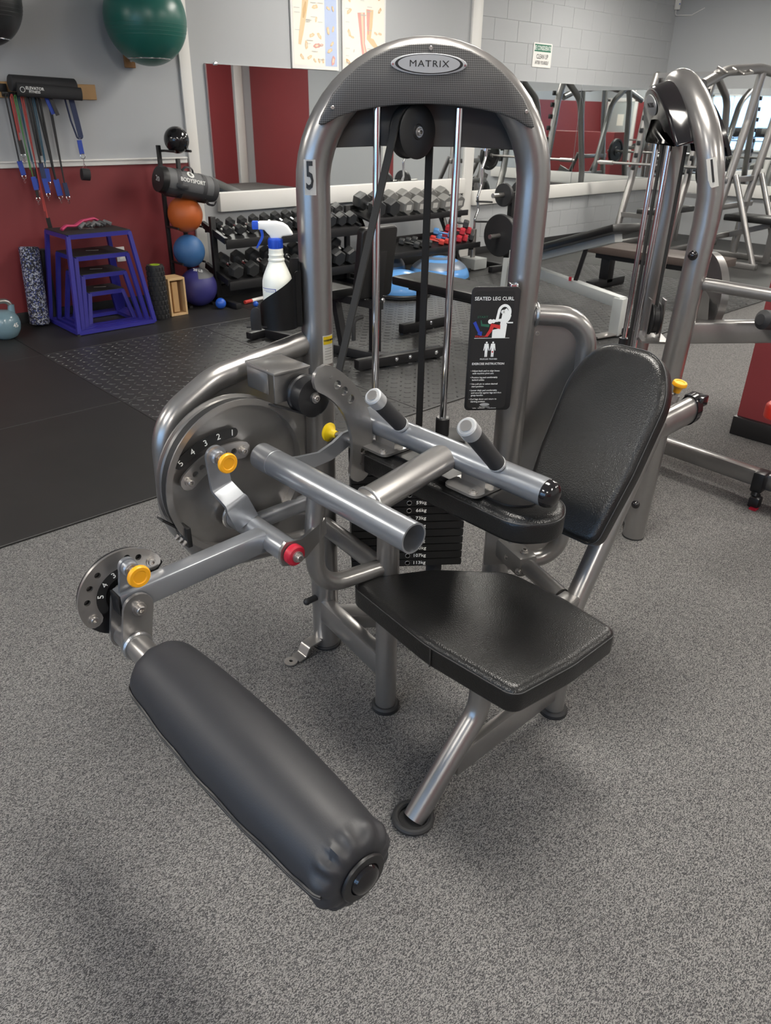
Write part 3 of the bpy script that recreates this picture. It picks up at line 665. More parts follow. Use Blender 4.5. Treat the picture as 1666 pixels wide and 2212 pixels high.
# --- left side loop with its steel panel (plane parallel to the mirror wall)
yl = 1.535
loop = fillet([(1.14, yl, .978), (.86, yl, .938), (.716, yl, .86), (.708, yl, .62), (.80, yl, .455), (1.14, yl, .40)], [.16, .12, .16, .14], 8)
MB().tube(loop, .030, seg=20).obj('side_loop', 'frame', K)
inner = [(p.x, p.z) for p in loop]
MB().plate(inner, .006, frame((0, yl+.003, 0), (1, 0, 0), (0, 0, 1))).obj('side_panel', 'frame', K)
# right side loop with panel (in the tower plane)
rl = fillet([(T(U1+.02, 0, 1.045)), T(.735, 0, 1.035), T(.742, 0, .80), T(.742, 0, .30), T(U1, 0, .28)], [.10, 0, .08], 8)
MB().tube(rl, .027, seg=20).obj('side_loop', 'frame', K)
pr = [((p-TL).dot(DU), p.z) for p in rl]
MB().plate([(U1, 1.045)]+pr[1:-1]+[(U1, .28)], .006, TM(0, -.006, 0)).obj('side_panel', 'frame', K)
MB().plate(slot(.596, .995, .596, 1.012, .013), .005, TM(0, .003, 0)).obj('panel_tab', 'frame', K); bolt(T(.596, .008, .997), DN, .0042, K, h=.004)
MB().torus(T(U1+RP, 0, 1.045), DU, .028, .005, seg=20, sg=6).obj('weld_bead', 'weld', K)
MB().sphere(T(.575, -.03, 1.09), .012, 12, 8).obj('post_plug', 'black', K)
# --- cam wheel
Mc = frame(CAM, (1, 0, 0), (0, 0, 1))           # local z towards -Y
cam = MB().lathe([(RC-.002, .030), (RC+.006, .030), (RC+.006, .026), (RC, .024), (RC, -.014), (RC+.006, -.016), (RC+.006, -.020), (RC-.008, -.020), (RC-.008, .030), (RC-.002, .030)], Mc, 64).obj('cam_rim', 'frame', K)
MB().lathe([(0, .006), (RC-.006, .006), (RC-.006, 0), (0, 0)], Mc, 56).obj('cam_disc', 'frame', cam)
PX, PZ = .804, .643
Mpv = frame((PX, 1.40, PZ), (1, 0, 0), (0, 0, 1))
holes = [circ(.166*math.cos(R(a)), .166*math.sin(R(a)), .0075, 12) for a in (86, 94.5, 105, 116, 123.5)]
quad = MB().plate(arcband(0, 0, .145, .187, 78, 131, 22), .006, Mpv, holes=holes).obj('selector_quadrant', 'steel', K)
for a in (78, 131): bolt(Mpv @ Vector((.166*math.cos(R(a)), .166*math.sin(R(a)), .006)), (0, -1, 0), .0075, quad, h=.012)
ns = MB().plate(arcband(0, 0, .196, .220, 84.5, 126, 20), .001, Mpv @ Matrix.Translation((0, 0, -.004))).obj('number_strip', 'black_print', K)
for s, a in (('1', 85.5), ('2', 95.5), ('3', 105), ('4', 115), ('5', 125)):
    text(s, .021, Mpv @ Matrix.Translation((.208*math.cos(R(a)), .208*math.sin(R(a)), -.0025)) @ Matrix.Rotation(R(a-90), 4, 'Z'), 'white_print', ns, name='digit')
cl = MB().box((CAM.x+RC*math.cos(R(214)), CAM.y-.015, CAM.z+RC*math.sin(R(214))), (.012, .05, .05), bev=.002).obj('belt_clamp', 'black', K)
for dy in (-.03, -.012, .006):
    for s_ in (0,): bolt((CAM.x+RC*math.cos(R(214))-.004, CAM.y+dy, CAM.z+RC*math.sin(R(214))-.012), (-.8, 0, -.5), .0042, cl, h=.012)
strap([(CAM.x+(RC+.002)*math.cos(R(206)), CAM.y-.012, CAM.z+(RC+.002)*math.sin(R(206))), (CAM.x-.205, CAM.y-.012, CAM.z-.045)], .026, .004, 'belt_tail')
# --- pivot shaft, lever arm and selector arm
MB().cyl((PX, 1.40, PZ), (PX, 1.172, PZ), .0285, seg=24).obj('pivot_shaft', 'lever', K)
MB().torus((PX, 1.395, PZ), (0, 1, 0), .030, .006, seg=24).obj('weld_bead', 'weld', K)
LE = Vector((.440, 1.255, .632))
lev = MB().bar((PX-.015, 1.255, PZ+.003), LE, .040, .050, bev=.005).obj('lever_arm', 'lever', K)
MB().box(LE+Vector((-.002, 0, 0)), (.006, .036, .046), bev=.001).obj('end_plug', 'black', lev)
MB().cyl((PX, 1.36, PZ-.015), (1.06, 1.405, .602), .021, seg=20).obj('link_tube', 'lever', K)
sa = [(-.018, 1.315, PZ+.022), (-.042, 1.315, PZ+.082), (-.054, 1.352, PZ+.112), (-.060, 1.352, PZ+.188)]
pts = [Vector((PX+x, y, z)) for x, y, z in sa]; topc = pts[-1]
fp = fillet(pts, .012, 3)
sel = MB().sweep(fp, [(-.029, -.0045), (.029, -.0045), (.029, .0045), (-.029, .0045)], up=(1, 0, 0), scales=[1.08-.22*k/(len(fp)-1) for k in range(len(fp))]).cyl(topc+Vector((0, -.0045, 0)), topc+Vector((0, .0045, 0)), .025, seg=24).obj('selector_arm', 'lever', K)
def pull_knob(p, d, m, parent, r=.023, ln=.045, name='pull_knob'):
    p = Vector(p); d = Vector(d).normalized(); x = Vector((0, 0, 1)).cross(d) if abs(d.z) < .9 else Vector((1, 0, 0))
    Mk = frame(p, x, d.cross(x))
    MB().cyl(p-d*.004, p+d*.014, .0125, seg=6).cyl(p, p+d*ln*.6, .0065, seg=12).obj('pull_pin', 'steel', parent)
    return MB().lathe([(0, ln*.45), (.009, ln*.45), (.010, ln*.62), (r*.7, ln*.78), (r, ln*.86), (r, ln*.97), (r*.9, ln*1.04), (r*.62, ln*1.04), (r*.55, ln*1.0), (0, ln*1.0)], Mk, 28).obj(name, m, parent)
pull_knob(topc+Vector((.0, -.008, .0)), (0, -1, 0), 'yellow', K)
MB().cyl(topc+Vector((0, -.001, 0)), topc+Vector((0, -.016, 0)), .0165, seg=18, ch=.003).obj('knob_collar', 'lever', K)
# red bearing cap and its bracket on the curved support tube
MB().plate([(-.030, -.006), (-.024, -.026), (0, -.034), (.04, -.03), (.10, .012), (.10, .05), (.03, .022), (-.012, .030), (-.026, .016)], .008, frame((PX, 1.176, PZ), (1, 0, 0), (0, 0, 1))).obj('bearing_bracket', 'frame', K)
cap = MB().cyl((PX, 1.166, PZ), (PX, 1.146, PZ), .0245, seg=28, ch=.004).obj('bearing_cap', 'red_plastic', K); bolt((PX, 1.146, PZ), (0, -1, 0), .009, cap, h=.014)
jl = fillet([(.898, 1.19, .765), (.886, 1.19, .66), (.886, 1.19, .50), (1.10, 1.185, .475)], [.09, .095], 8)
MB().tube(jl, .0225, seg=20).obj('support_loop', 'frame', K)
# front post with its cross bars to the tower
MB().cyl((1.108, 1.178, 0.0), (1.108, 1.178, .60), .0295, seg=24).obj('front_post', 'frame', K)
def foot(x, y, parent=K, r=.033):
    return MB().lathe([(0, .0), (r+.007, 0), (r+.007, .012), (r+.002, .018), (r-.002, .018), (0, .018)], Matrix.Translation((x, y, 0)), 28).obj('foot_cap', 'rubber', parent)
foot(1.108, 1.178)
MB().bar((1.150, 1.50, .150), (1.112, 1.20, .145), .044, .075, bev=.008).obj('cross_bar', 'frame', K)
MB().cyl((1.145, 1.51, .455), (1.110, 1.18, .455), .026, seg=20).obj('cross_bar', 'frame', K)
MB().cyl((1.125, 1.515, .195), (1.095, 1.515, .195), .010, seg=14).sphere((1.09, 1.515, .195), .011, 12, 8).obj('stop_bumper', 'rubber', K)
MB().sweep(fillet([(1.125, 1.515, .040), (1.078, 1.512, .040), (1.062, 1.512, .010), (1.036, 1.512, .006)], .012, 4), [(-.021, -.0025), (.021, -.0025), (.021, .0025), (-.021, .0025)], up=(0, 1, 0)).plate(circ(0, 0, .021, 24), .005, Matrix.Translation((1.018, 1.512, .0035)), holes=[circ(0, 0, .006, 12)]).obj('floor_tab', 'steel', K)
MB().torus((1.018, 1.512, .0086), (0, 0, 1), .0066, .0008, seg=14, sg=5).obj('tab_hole', 'steel', K)
# --- seat
def pad(outline, z0, z1, name, m, parent, M=None, bev=.02, seam=True, inset=.004):
    M = M if M is not None else Matrix.Identity(4)
    b2 = bmesh.new(); vs = [b2.verts.new((p[0], p[1], z0)) for p in outline]; f = b2.faces.new(vs)
    g = bmesh.ops.extrude_face_region(b2, geom=[f]); bmesh.ops.translate(b2, vec=(0, 0, z1-z0), verts=[e for e in g['geom'] if isinstance(e, bmesh.types.BMVert)])
    bmesh.ops.recalc_face_normals(b2, faces=b2.faces)
    te = [e for e in b2.edges if all(abs(v.co.z-z1) < 1e-6 for v in e.verts)]; be = [e for e in b2.edges if all(abs(v.co.z-z0) < 1e-6 for v in e.verts)]
    bmesh.ops.bevel(b2, geom=te, offset=bev, segments=5, profile=.5, affect='EDGES')
    be = [e for e in b2.edges if all(abs(v.co.z-z0) < 1e-6 for v in e.verts) and len(e.link_faces) == 2]
    bmesh.ops.bevel(b2, geom=be, offset=bev*.45, segments=3, profile=.5, affect='EDGES')
    bmesh.ops.transform(b2, matrix=M, verts=b2.verts)
    mb = MB(); mb.merge(b2); o = mb.obj(name, m, parent, ang=60)
    if seam:
        zz = z1-bev*.62; c = Vector((sum(p[0] for p in outline)/len(outline), sum(p[1] for p in outline)/len(outline)))
        pts = []
        for p in outline:
            q = Vector((p[0], p[1])); q = q+(c-q).normalized()*(-.0002+bev*.075); pts.append(M @ Vector((q.x, q.y, zz)))
        MB().tube(pts, .0016, seg=6, closed=True).obj('seam', 'stitch', o)
    return o
def round_poly(pts, rad, n=6):
    P = [Vector((*p, 0)) for p in pts]; k = len(P); out = []
    for i in range(k):
        r = rad[i] if isinstance(rad, (list, tuple)) else rad
        f = fillet([P[i-1], P[i], P[(i+1) % k]], r, n)[1:-1]; out += f
    return [(p.x, p.y) for p in out]
SX = lambda x: x
seat_o = round_poly([(1.000, 1.218), (.968, .90), (.985, .662), (1.16, .640), (1.335, .640), (1.352, .80), (1.345, .965), (1.20, 1.11)], [.035, .30, .035, .3, .03, .25, .09, .2])
seat = pad(seat_o, .402, .468, 'seat_pad', 'vinyl', K, bev=.021)
pts_e = [(x, y) for x, y in seat_o]
MB().tube([(.9645, .885, .462), (.9665, .885, .44), (.9668, .885, .407)], .0016, seg=6).obj('seam', 'stitch', seat)
MB().box((1.16, .90, .395), (.25, .42, .012), bev=.003).obj('seat_plate', 'frame_dark', K)
MB().bar((1.11, .85, .375), (1.47, .85, .375), .05, .04, bev=.005).bar((1.108, 1.178, .375), (1.12, .86, .375), .05, .04, bev=.005).obj('seat_rail', 'frame', K)
fl = fillet([(.897, .845, .004), (1.108, .845, .222), (1.118, .845, .385)], [.09], 8)
MB().tube(fl, .0285, seg=22).obj('front_leg', 'frame', K)
MB().torus((.893, .845, .010), (0, 0, 1), .043, .009, seg=30, sg=10).obj('foot_ring', 'rubber', K)
MB().cyl((.893, .845, 0), (.893, .845, .006), .040, seg=28).obj('foot_pad', 'rubber', K)
MB().bar((1.03, .845, .095), (1.455, .845, .095), .03, .075, bev=.006).obj('leg_bar', 'frame', K)
bs = fillet([(1.455, .845, 0), (1.455, .845, .33), (1.77, .862, .80)], [.14], 8)
MB().tube(bs, .0285, seg=22).obj('back_post', 'frame', K)
foot(1.455, .845)
# telescoping tie tube from the right post to the back post
tt0, tt1 = Vector((1.570, 1.165, .365)), Vector((1.475, .885, .365))
MB().cyl(tt0, tt1, .024, seg=20).obj('tie_tube', 'frame', K)
tm = tt0.lerp(tt1, .46)
sl = MB().bar(tt0+Vector((0, 0, 0)), tm, .062, .066, bev=.012).box(T(U1, .045, .365), (.10, .012, .12), rz=-TH, bev=.003).obj('tie_sleeve', 'frame_dark', K)
for f_ in (.30, .80): bolt(tt0.lerp(tm, f_)+Vector((0, 0, .033)), (0, 0, 1), .008, sl, h=.012)
for f_, z_ in ((.35, .0), (.8, -.012)): bolt(tt0.lerp(tm, f_)+Vector((-.031, -.01, z_)), (-1, -.3, 0), .007, sl, h=.008)
# --- back pad (leans back), stitched vinyl
tlean = .55; up_b = Vector((tlean, 0, 1)).normalized()
Mbp = frame((1.462, .935, .555), (0, -1, 0), up_b)     # local x toward camera side, y up the pad, z towards the sitter
hw = .142
bo = round_poly([(-hw*.86, 0), (hw*.86, 0), (hw*.98, .2), (hw, .40), (hw*.62, .505), (-hw*.62, .505), (-hw, .40), (-hw*.98, .2)], [.035, .035, .4, .16, .16, .16, .16, .4])
backp = pad(bo, -.058, 0.0, 'back_pad', 'vinyl', K, M=Mbp, bev=.024)
MB().box((0, .24, -.066), (.10, .30, .016), M=Mbp, bev=.003).box((0, .30, -.085), (.05, .16, .04), M=Mbp, bev=.003).obj('back_plate', 'frame_dark', K)
ra = Vector((1.62, .862, .775))
MB().tube([ra, ra+Vector((.34, -.0, .012))], .026, r2=.040, seg=20, up=(0, 1, 0)).obj('slide_rail', 'frame', K)
MB().tube([ra+Vector((.325, 0, .012)), ra+Vector((.352, 0, .013))], .0295, r2=.0445, seg=20, up=(0, 1, 0)).box(ra+Vector((.36, 0, .035)), (.05, .05, .03), bev=.004).obj('rail_end_cap', 'black_gloss', K)
pull_knob(ra+Vector((.20, -.01, .075)), (0.2, -.2, 1), 'yellow', K, r=.019, ln=.05)
# --- thigh pad assembly
T1X, T1Z = 1.168, .822
t1 = MB().cyl((T1X, 1.325, T1Z), (T1X, .770, T1Z), .0305, seg=28).obj('thigh_bar', 'lever', K)
T1N = Vector((T1X, .770, T1Z))
MB().lathe([(.0305, 0), (.0305, .006), (.027, .016), (.016, .024), (0, .027)], frame(T1N, (1, 0, 0), (0, 0, 1)), 28).obj('end_plug', 'black_gloss', t1)
def grip(y, ln=.165, parent=K):
    b0 = Vector((T1X-.012, y, T1Z+.022)); d = Vector((-.72, -.10, .69)).normalized()
    h = MB().cyl(b0, b0+d*ln, .012, seg=16).obj('handle', 'steel', parent)
    MB().cyl(b0+d*.016, b0+d*(ln-.035), .0185, seg=22).obj('foam_grip', 'foam', h)
    MB().cyl(b0+d*.010, b0+d*.018, .0195, seg=22, ch=.001).obj('grip_collar', 'silver_cap', h)
    c = MB().cyl(b0+d*(ln-.037), b0+d*(ln-.003), .0205, seg=26, ch=.003).obj('grip_cap', 'silver_cap', h)
    q = b0+d*.145+Vector((.6, -.75, 0)).cross(d).normalized()*0; s = d.cross(Vector((0, 0, 1))).normalized()
    return h
grip(1.185, .160); grip(.890, .195)
Mtp = frame((T1X+.028, 1.08, .728), (0, -1, 0), (1, 0, 0))   # local x to camera, y = +X, z = ... 
to = round_poly([(-.275, -.085), (.285, -.088), (.345, 0), (.285, .088), (-.275, .085)], [.03, .08, .07, .08, .03])
Mth = Matrix(((0, 1, 0, T1X+.028), (-1, 0, 0, 1.08), (0, 0, 1, 0), (0, 0, 0, 1)))
tp_ = pad(to, .705, .768, 'thigh_pad', 'vinyl', K, M=Mth, bev=.022)
MB().plate(round_poly([(-.24, -.055), (.235, -.055), (.28, 0), (.235, .055), (-.24, .055)], [.02, .05, .05, .05, .02]), .006, Mth @ Matrix.Translation((0, 0, .766))).obj('backing_board', 'black', tp_)
for yy in (1.245, .955):
    pl_ = MB().plate(rrect(-.062, -.05, .062, .05, .018), .006, Matrix.Translation((T1X, yy, .7735))).box((T1X, yy, .790), (.03, .07, .03)).obj('pad_bracket', 'frame', K)
    for sx in (-.048,): 
        for sy in (-.03,): bolt((T1X+sx, yy+sy, .7795), (0, 0, 1), .007, pl_, h=.006)
T2X, T2Z = .884, .780
t2 = MB(); ro, ri = .0325, .0285; y0, y1 = 1.385, .868
Mt2 = frame((T2X, y1, T2Z), (1, 0, 0), (0, 0, 1))      # z towards camera
t2.lathe([(0, -(y0-y1)), (ro, -(y0-y1)+.0), (ro, -.46), (ro-.0008, -.4595), (ro-.0008, -.4575), (ro, -.457), (ro, 0), (ri, 0), (ri, -.44), (0, -.44)], Mt2, 36)
t2o = t2.obj('pivot_tube', 'lever', K, ang=30)
MB().lathe([(ri-.0002, -.004), (ri-.0002, -.439), (0, -.439)], Mt2, 30).obj('tube_bore', 'lever', t2o)
MB().tube([(T1X-.008, 1.04, T1Z-.002), (T2X+.01, 1.03, T2Z+.004)], .026, r2=.041, seg=22, up=(0, 0, 1)).obj('cross_piece', 'frame', K)
for (x, z, s_) in ((T2X+.030, T2Z+.006, -1),): MB().tube([(x+.026*math.cos(a)*.2, 1.03+.043*math.cos(a), z+.028*math.sin(a)) for a in [2*math.pi*k/20 for k in range(20)]], .0035, seg=6, closed=True).obj('weld_bead', 'weld', K)
Mar = frame((T2X, 1.284, T2Z), (1, 0, 0), (0, 0, 1))
hl = [circ(.226*math.cos(R(a)), .226*math.sin(R(a)), .0105, 12) for a in (50, 43, 35, -3)]+[circ(.232*math.cos(R(57)), .232*math.sin(R(57)), .004, 8), circ(.222*math.cos(R(-12)), .222*math.sin(R(-12)), .004, 8)]
ap = MB().plate(arcband(0, 0, .190, .256, -16, 60, 24), .010, Mar, holes=hl).obj('arc_plate', 'frame', K)
kp = Vector((T2X+.205, 1.275, T2Z+.012))
MB().plate([(0, .02), (.05, .010), (.11, .004), (.155, .018), (.185, .034), (.205, .036), (.222, .022), (.218, .002), (.15, -.026), (.03, -.035), (0, -.03)], .008, frame((T2X, 1.312, T2Z), (1, 0, 0), (0, 0, 1))).obj('pin_lug', 'lever', K)
MB().cyl(kp, kp+Vector((0, .07, 0)), .009, seg=16).obj('pull_pin', 'steel', K)
pull_knob(kp+Vector((0, .052, 0)), (-.25, 1, .05), 'yellow_pure', K, r=.024, ln=.05)
# --- lower selector and roller pad
RX, RZ = .450, .541
Mlo = frame((.470, 1.288, .628), (1, 0, 0), (0, 0, 1))
hl = [circ(.080*math.cos(R(a)), .080*math.sin(R(a)), .0068, 12) for a in (62, 80, 128, 150, 172)]
lq = MB().plate(arcband(0, 0, .062, .099, 36, 205, 30), .006, Mlo, holes=hl).obj('selector_quadrant', 'steel', K)
for a in (38, 204): bolt(Mlo @ Vector((.080*math.cos(R(a)), .080*math.sin(R(a)), .006)), (0, -1, 0), .008, lq, h=.006)
nb = MB().plate(arcband(0, 0, .042, .062, 60, 200, 24), .001, Mlo @ Matrix.Translation((0, 0, .004))).obj('number_strip', 'black_print', K)
for s, a in (('4', 138), ('5', 166), ('3', 110)):
    text(s, .018, Mlo @ Matrix.Translation((.0525*math.cos(R(a)), .0525*math.sin(R(a)), .0054)) @ Matrix.Rotation(R(a-90), 4, 'Z'), 'white_print', nb, name='digit')
MB().lathe([(0, -.004), (.097, -.004), (.099, -.002), (.099, 0), (0, 0)], Mlo, 40).obj('selector_disc', 'black', K) if False else MB().plate(arc(0, 0, .097, 20, 290, 30)+[(0.0, -.06)], .005, Mlo @ Matrix.Translation((0, 0, -.008))).obj('selector_backing', 'black', K)
tabp = MB().plate([(-.026, 0), (.026, 0), (.018, .052)]+arc(0, .060, .018, 0, 180, 8)+[(-.018, .052)], .008, frame((.468, 1.250, .652), (1, 0, 0), (0, 0, 1))).obj('selector_tab', 'lever', K)
MB().cyl((.468, 1.242, .712), (.468, 1.226, .712), .0165, seg=18, ch=.003).obj('knob_collar', 'lever', tabp)
pull_knob((.468, 1.236, .712), (0, -1, 0), 'yellow', K)
for y_, m_ in ((1.226, 'frame'), (1.280, 'frame')):
    pl_ = MB().plate(slot(0, 0, RX-.466, RZ-.626, .0315, 10), .008, frame((.466, y_, .626), (1, 0, 0), (0, 0, 1))).obj('pad_hanger', m_, K)
    if y_ < 1.25: bolt((.466, 1.218, .626), (0, -1, 0), .010, pl_, h=.014)
MB().cyl((RX, 1.315, RZ), (RX, 1.08, RZ), .0265, seg=24).obj('roller_shaft', 'frame', K)
MB().torus((RX, 1.215, RZ), (0, 1, 0), .0275, .005, seg=24, sg=6).obj('weld_bead', 'weld', K)
ya, yb_ = 1.125, .522; LN = ya-yb_
b = MB(); nr, nsg = 44, 64; rings = []
def rad(t):
    s = .069+.016*math.sin(math.pi*min(1, max(0, t)))**.8-.004*t
    if t < .05: s *= .62+.38*math.sqrt(max(0, 1-(1-t/.05)**2))
    if t > .955: s *= .66+.34*math.sqrt(max(0, 1-((t-.955)/.045)**2))
    return s
ts_ = [0, .006, .015, .03, .05]+[.05+.88*k/26 for k in range(1, 27)]+[.94, .95, .96, .968, .976, .984, .990, .995, 1.0]
for t_ in ts_:
    r_ = rad(t_); ring_ = []
    for k in range(nsg):
        a = 2*math.pi*k/nsg; w = 0
        if t_ > .93: w = .0042*math.sin(a*13+1.5*math.sin(3*a))*min(1, (t_-.93)/.03)*(1 if t_ < .985 else .6)
        if t_ < .02: w = .001*math.sin(a*11)
        rr = r_+w
        ring_.append(b.bm.verts.new((RX+rr*math.cos(a), ya-t_*LN, RZ+rr*math.sin(a))))
    rings.append(ring_)
for r0, r1 in zip(rings, rings[1:]):
    for k in range(nsg): b.bm.faces.new((r0[k], r0[(k+1) % nsg], r1[(k+1) % nsg], r1[k]))
b.bm.faces.new(rings[0]); b.bm.faces.new(rings[-1])
roller = b.obj('roller_pad', 'vinyl_matte', K, ang=60)
for da, nm in ((0, 'zipper'), (4.5, 'seam')):
    pts = []
    for k in range(61):
        t_ = .012+.968*k/60; a = R(179+da+1.6*math.sin(t_*30)*(1 if .05 < t_ < .9 else 0)); rr = rad(t_)+.0012
        pts.append((RX+rr*math.cos(a), ya-t_*LN, RZ+rr*math.sin(a)))
    MB().tube(pts, .0026 if da else .0026, seg=6).obj(nm, 'vinyl_matte' if da else 'black', roller)
Mre = frame((RX, yb_, RZ), (1, 0, 0), (0, 0, 1))
MB().lathe([(.020, .001), (.0375, .001), (.039, .003), (.039, .005), (.0375, .007), (.026, .008), (.0255, .003), (.020, .003)], Mre, 36).obj('end_washer', 'black', roller)
MB().lathe([(.0255, -.002), (.0255, .006), (.022, .013), (.012, .018), (0, .0195)], Mre, 30).obj('end_plug', 'black_gloss', roller)
# ================================================================== bottle holder and spray bottle on the left post
BU, BO, BZ = -.076, .030, 1.0283
H = empty('bottle_holder', T(BU, BO, 1.025), 'black sheet metal bottle holder screwed to the silver post', 'bottle holder')
def TB(a, r, z): return T(BU+r*math.cos(R(a)), BO+r*math.sin(R(a)), z)     # a = 0 towards the post, 90 towards the camera
b = MB(); n = 26; rows = [[], []]
for k in range(n+1):
    a = -30+(196+30)*k/n
    zt = 1.166-(max(0, a)/196)**1.05*.098 if a > 0 else 1.180
    r = .046+(.012 if a < 5 else 0)
    rows[0].append(b.bm.verts.new(TB(a, r, 1.0265))); rows[1].append(b.bm.verts.new(TB(a, r, zt)))
for k in range(n): b.bm.faces.new((rows[0][k], rows[0][k+1], rows[1][k+1], rows[1][k]))
bmesh.ops.solidify(b.bm, geom=b.bm.faces[:], thickness=.0028)
b.obj('holder_wall', 'black_steel', H)
MB().plate([(.046*math.cos(R(a)), .046*math.sin(R(a))) for a in range(0, 360, 12)], .003, Matrix(((DU.x, DN.x, 0, TB(0, 0, 0).x), (DU.y, DN.y, 0, TB(0, 0, 0).y), (0, 0, 1, 1.0255), (0, 0, 0, 1)))).obj('holder_floor', 'black_steel', H)
MB().plate([(-.013, 0), (.013, 0), (.013, .035)]+arc(.001, .042, .012, 0, 180, 8, .014)+[(-.013, .035)], .003, frame(T(BU-.056, BO+.034, 1.026), DU, (0, 0, 1)), bev=.0008).box((-.020, BO+.006-BO, 0), (.06, .003, .05), M=frame(T(BU-.030, BO+.010, 1.027), DU, (0, 0, 1))).obj('holder_lip', 'black_steel', H)
MB().plate(rrect(-.022, 0, .004, .15, .006), .003, frame(T(BU+.052, -.004, 1.035), DU, (0, 0, 1))).obj('back_plate', 'black_steel', H)
bolt(T(BU+.048, .001, 1.150), DN, .004, H, h=.004)
Bt = empty('spray_bottle', T(BU, BO, BZ), 'translucent white spray bottle with blue and white trigger head', 'spray bottle')
MBt = Matrix(((DU.x, DN.x, 0, T(BU, BO, 0).x), (DU.y, DN.y, 0, T(BU, BO, 0).y), (0, 0, 1, BZ), (0, 0, 0, 1)))
body = MB().lathe([(0, 0), (.032, 0), (.0365, .005), (.0372, .02), (.0372, .100), (.0365, .110), (.0335, .122), (.027, .137), (.0215, .149), (.0185, .156), (.0200, .158), (.0200, .161), (.0178, .164), (.0178, .168), (.0188, .171), (.0176, .174), (.0172, .180), (.0176, .183), (.0165, .186), (.0162, .196), (0, .196)], MBt, 36).obj('bottle_body', 'bottle_body', Bt)
ridges = MB().lathe([(0, .184), (.0165, .184), (.0168, .187), (.0168, .206), (.0155, .210), (0, .210)], MBt, 30)
for k in range(30):
    a = 2*math.pi*k/30; ridges.box((.0168*math.cos(a), .0168*math.sin(a), .1965), (.0022, .0012, .018), rz=a, M=MBt)
ridges.obj('collar', 'bottle_blue', Bt)
Mhd = frame(T(BU, BO, BZ), DU, (0, 0, 1))
hd = [(-.038, .236), (-.038, .2445), (-.034, .2465), (.004, .2465), (.020, .243), (.031, .236), (.041, .222), (.0425, .2175), (.039, .2155), (.018, .2135), (.0135, .208), (-.010, .208), (-.013, .2155), (-.020, .2225), (-.024, .2275), (-.030, .2285), (-.038, .2285)]
MB().plate(hd, .022, Mhd @ Matrix.Translation((0, 0, -.011)), bev=.004).obj('trigger_head', 'bottle_white', Bt)
MB().plate(rrect(-.0525, .2285, -.038, .2465, .002), .017, Mhd @ Matrix.Translation((0, 0, -.0085)), bev=.001).obj('nozzle', 'bottle_blue', Bt)
tr_ = fillet([Mhd @ Vector((-.033, .230, 0)), Mhd @ Vector((-.028, .214, 0)), Mhd @ Vector((-.036, .200, 0)), Mhd @ Vector((-.045, .186, 0))], .02, 4)
MB().sweep(tr_, [(-.006, -.003), (.006, -.003), (.006, .003), (-.006, .003)], up=DN, scales=[1.1]+[1.0]*(len(tr_)-2)+[.6]).obj('trigger', 'bottle_blue', Bt)
def lab_line(a0, a1, z0, z1):
    b = MB(); n = max(2, int(abs(a1-a0)/6)); rr = .0376; rw = [[], []]
    for k in range(n+1):
        a = a0+(a1-a0)*k/n
        for j, z in ((0, z0), (1, z1)): rw[j].append(b.bm.verts.new(TB(a, rr, BZ+z)))
    for k in range(n): b.bm.faces.new((rw[0][k], rw[0][k+1], rw[1][k+1], rw[1][k]))
    b.obj('label_line', 'blue_print', body)
for args in ((95, 160, .0955, .0968), (95, 160, .0205, .0218), (95, 97.5, .0205, .0968), (100, 150, .0915, .0922), (102, 140, .0885, .0892), (102, 150, .0175, .0182), (58, 60.5, .082, .098), (48, 66, .0955, .0965), (48, 66, .086, .087)): lab_line(*args)
# ================================================================== the neighbouring machine numbered 1
D1 = Vector((.743, .669, 0)); N1 = Vector((-.669, .743, 0)); P1 = Vector((2.53, 1.235, 0))
def lean(z):
    if z < 1.22: return -.036*z/1.22
    t = min(1, (z-1.22)/.42); return -.036+.115*t**1.7
def T1(u, off, z): return P1+D1*u+N1*(off+lean(z))+Vector((0, 0, z))
G = empty('weight_machine', (2.75, 1.35, 0), 'silver grey weight machine numbered 1 with dark glossy shroud', 'gym machine')
c_, r_ = .265, .265
path = [T1(0, 0, z) for z in (0, .3, .6, .9, 1.1, 1.2, 1.28)]+[T1(c_-r_*math.cos(math.pi*k/24), 0, 1.345+r_*math.sin(math.pi*k/24)) for k in range(25)]+[T1(.53, 0, z) for z in (1.28, 1.2, 1.1, .9, .6, .3, 0)]
MB().tube(path, .0415, seg=28, up=N1).obj('tower_frame', 'frame', G)
for u in (0, .53): MB().cyl(T1(u, 0, 0), T1(u, 0, .006), .043, seg=26).obj('foot_ring', 'rubber', G)
b = MB(); up1 = (T1(0, 0, 1.6)-T1(0, 0, 1.45)).normalized()
Msh = frame(T1(.265, .012, 1.45), D1, up1)
nrm = Msh.to_3x3() @ Vector((0, 0, 1))
sgn = 1 if nrm.dot(N1) > 0 else -1
outl1 = [(x*.93, z-1.45) for x, z in outl]
low = [(x, (y if y > .066 else y-.03)) for x, y in outl1]
sh1 = MB().plate(low, .085*sgn, Msh, bev=.012).obj('shroud', 'black_gloss', G)
Mbd = Msh @ Matrix.Translation((0, .13, .086*sgn))
bd = MB().plate(arc(0, 0, .072, 0, 360, 36, .034)[:-1], .004*sgn, Mbd, bev=.001).obj('badge', 'silver_cap', sh1)
Mbt = frame(Mbd @ Vector((0, 0, .0046*sgn)), -D1, up1)
text('MATRIX', .022, Mbt, 'black_print', bd, wide=1.15)
MB().plate(arc(0, -.105, .23, 12, 168, 20)+[(-.22, -.03), (.22, -.03)], .012, frame(T1(.265, -.06, 1.45), D1, up1)).obj('rear_panel', 'black_gloss', G)
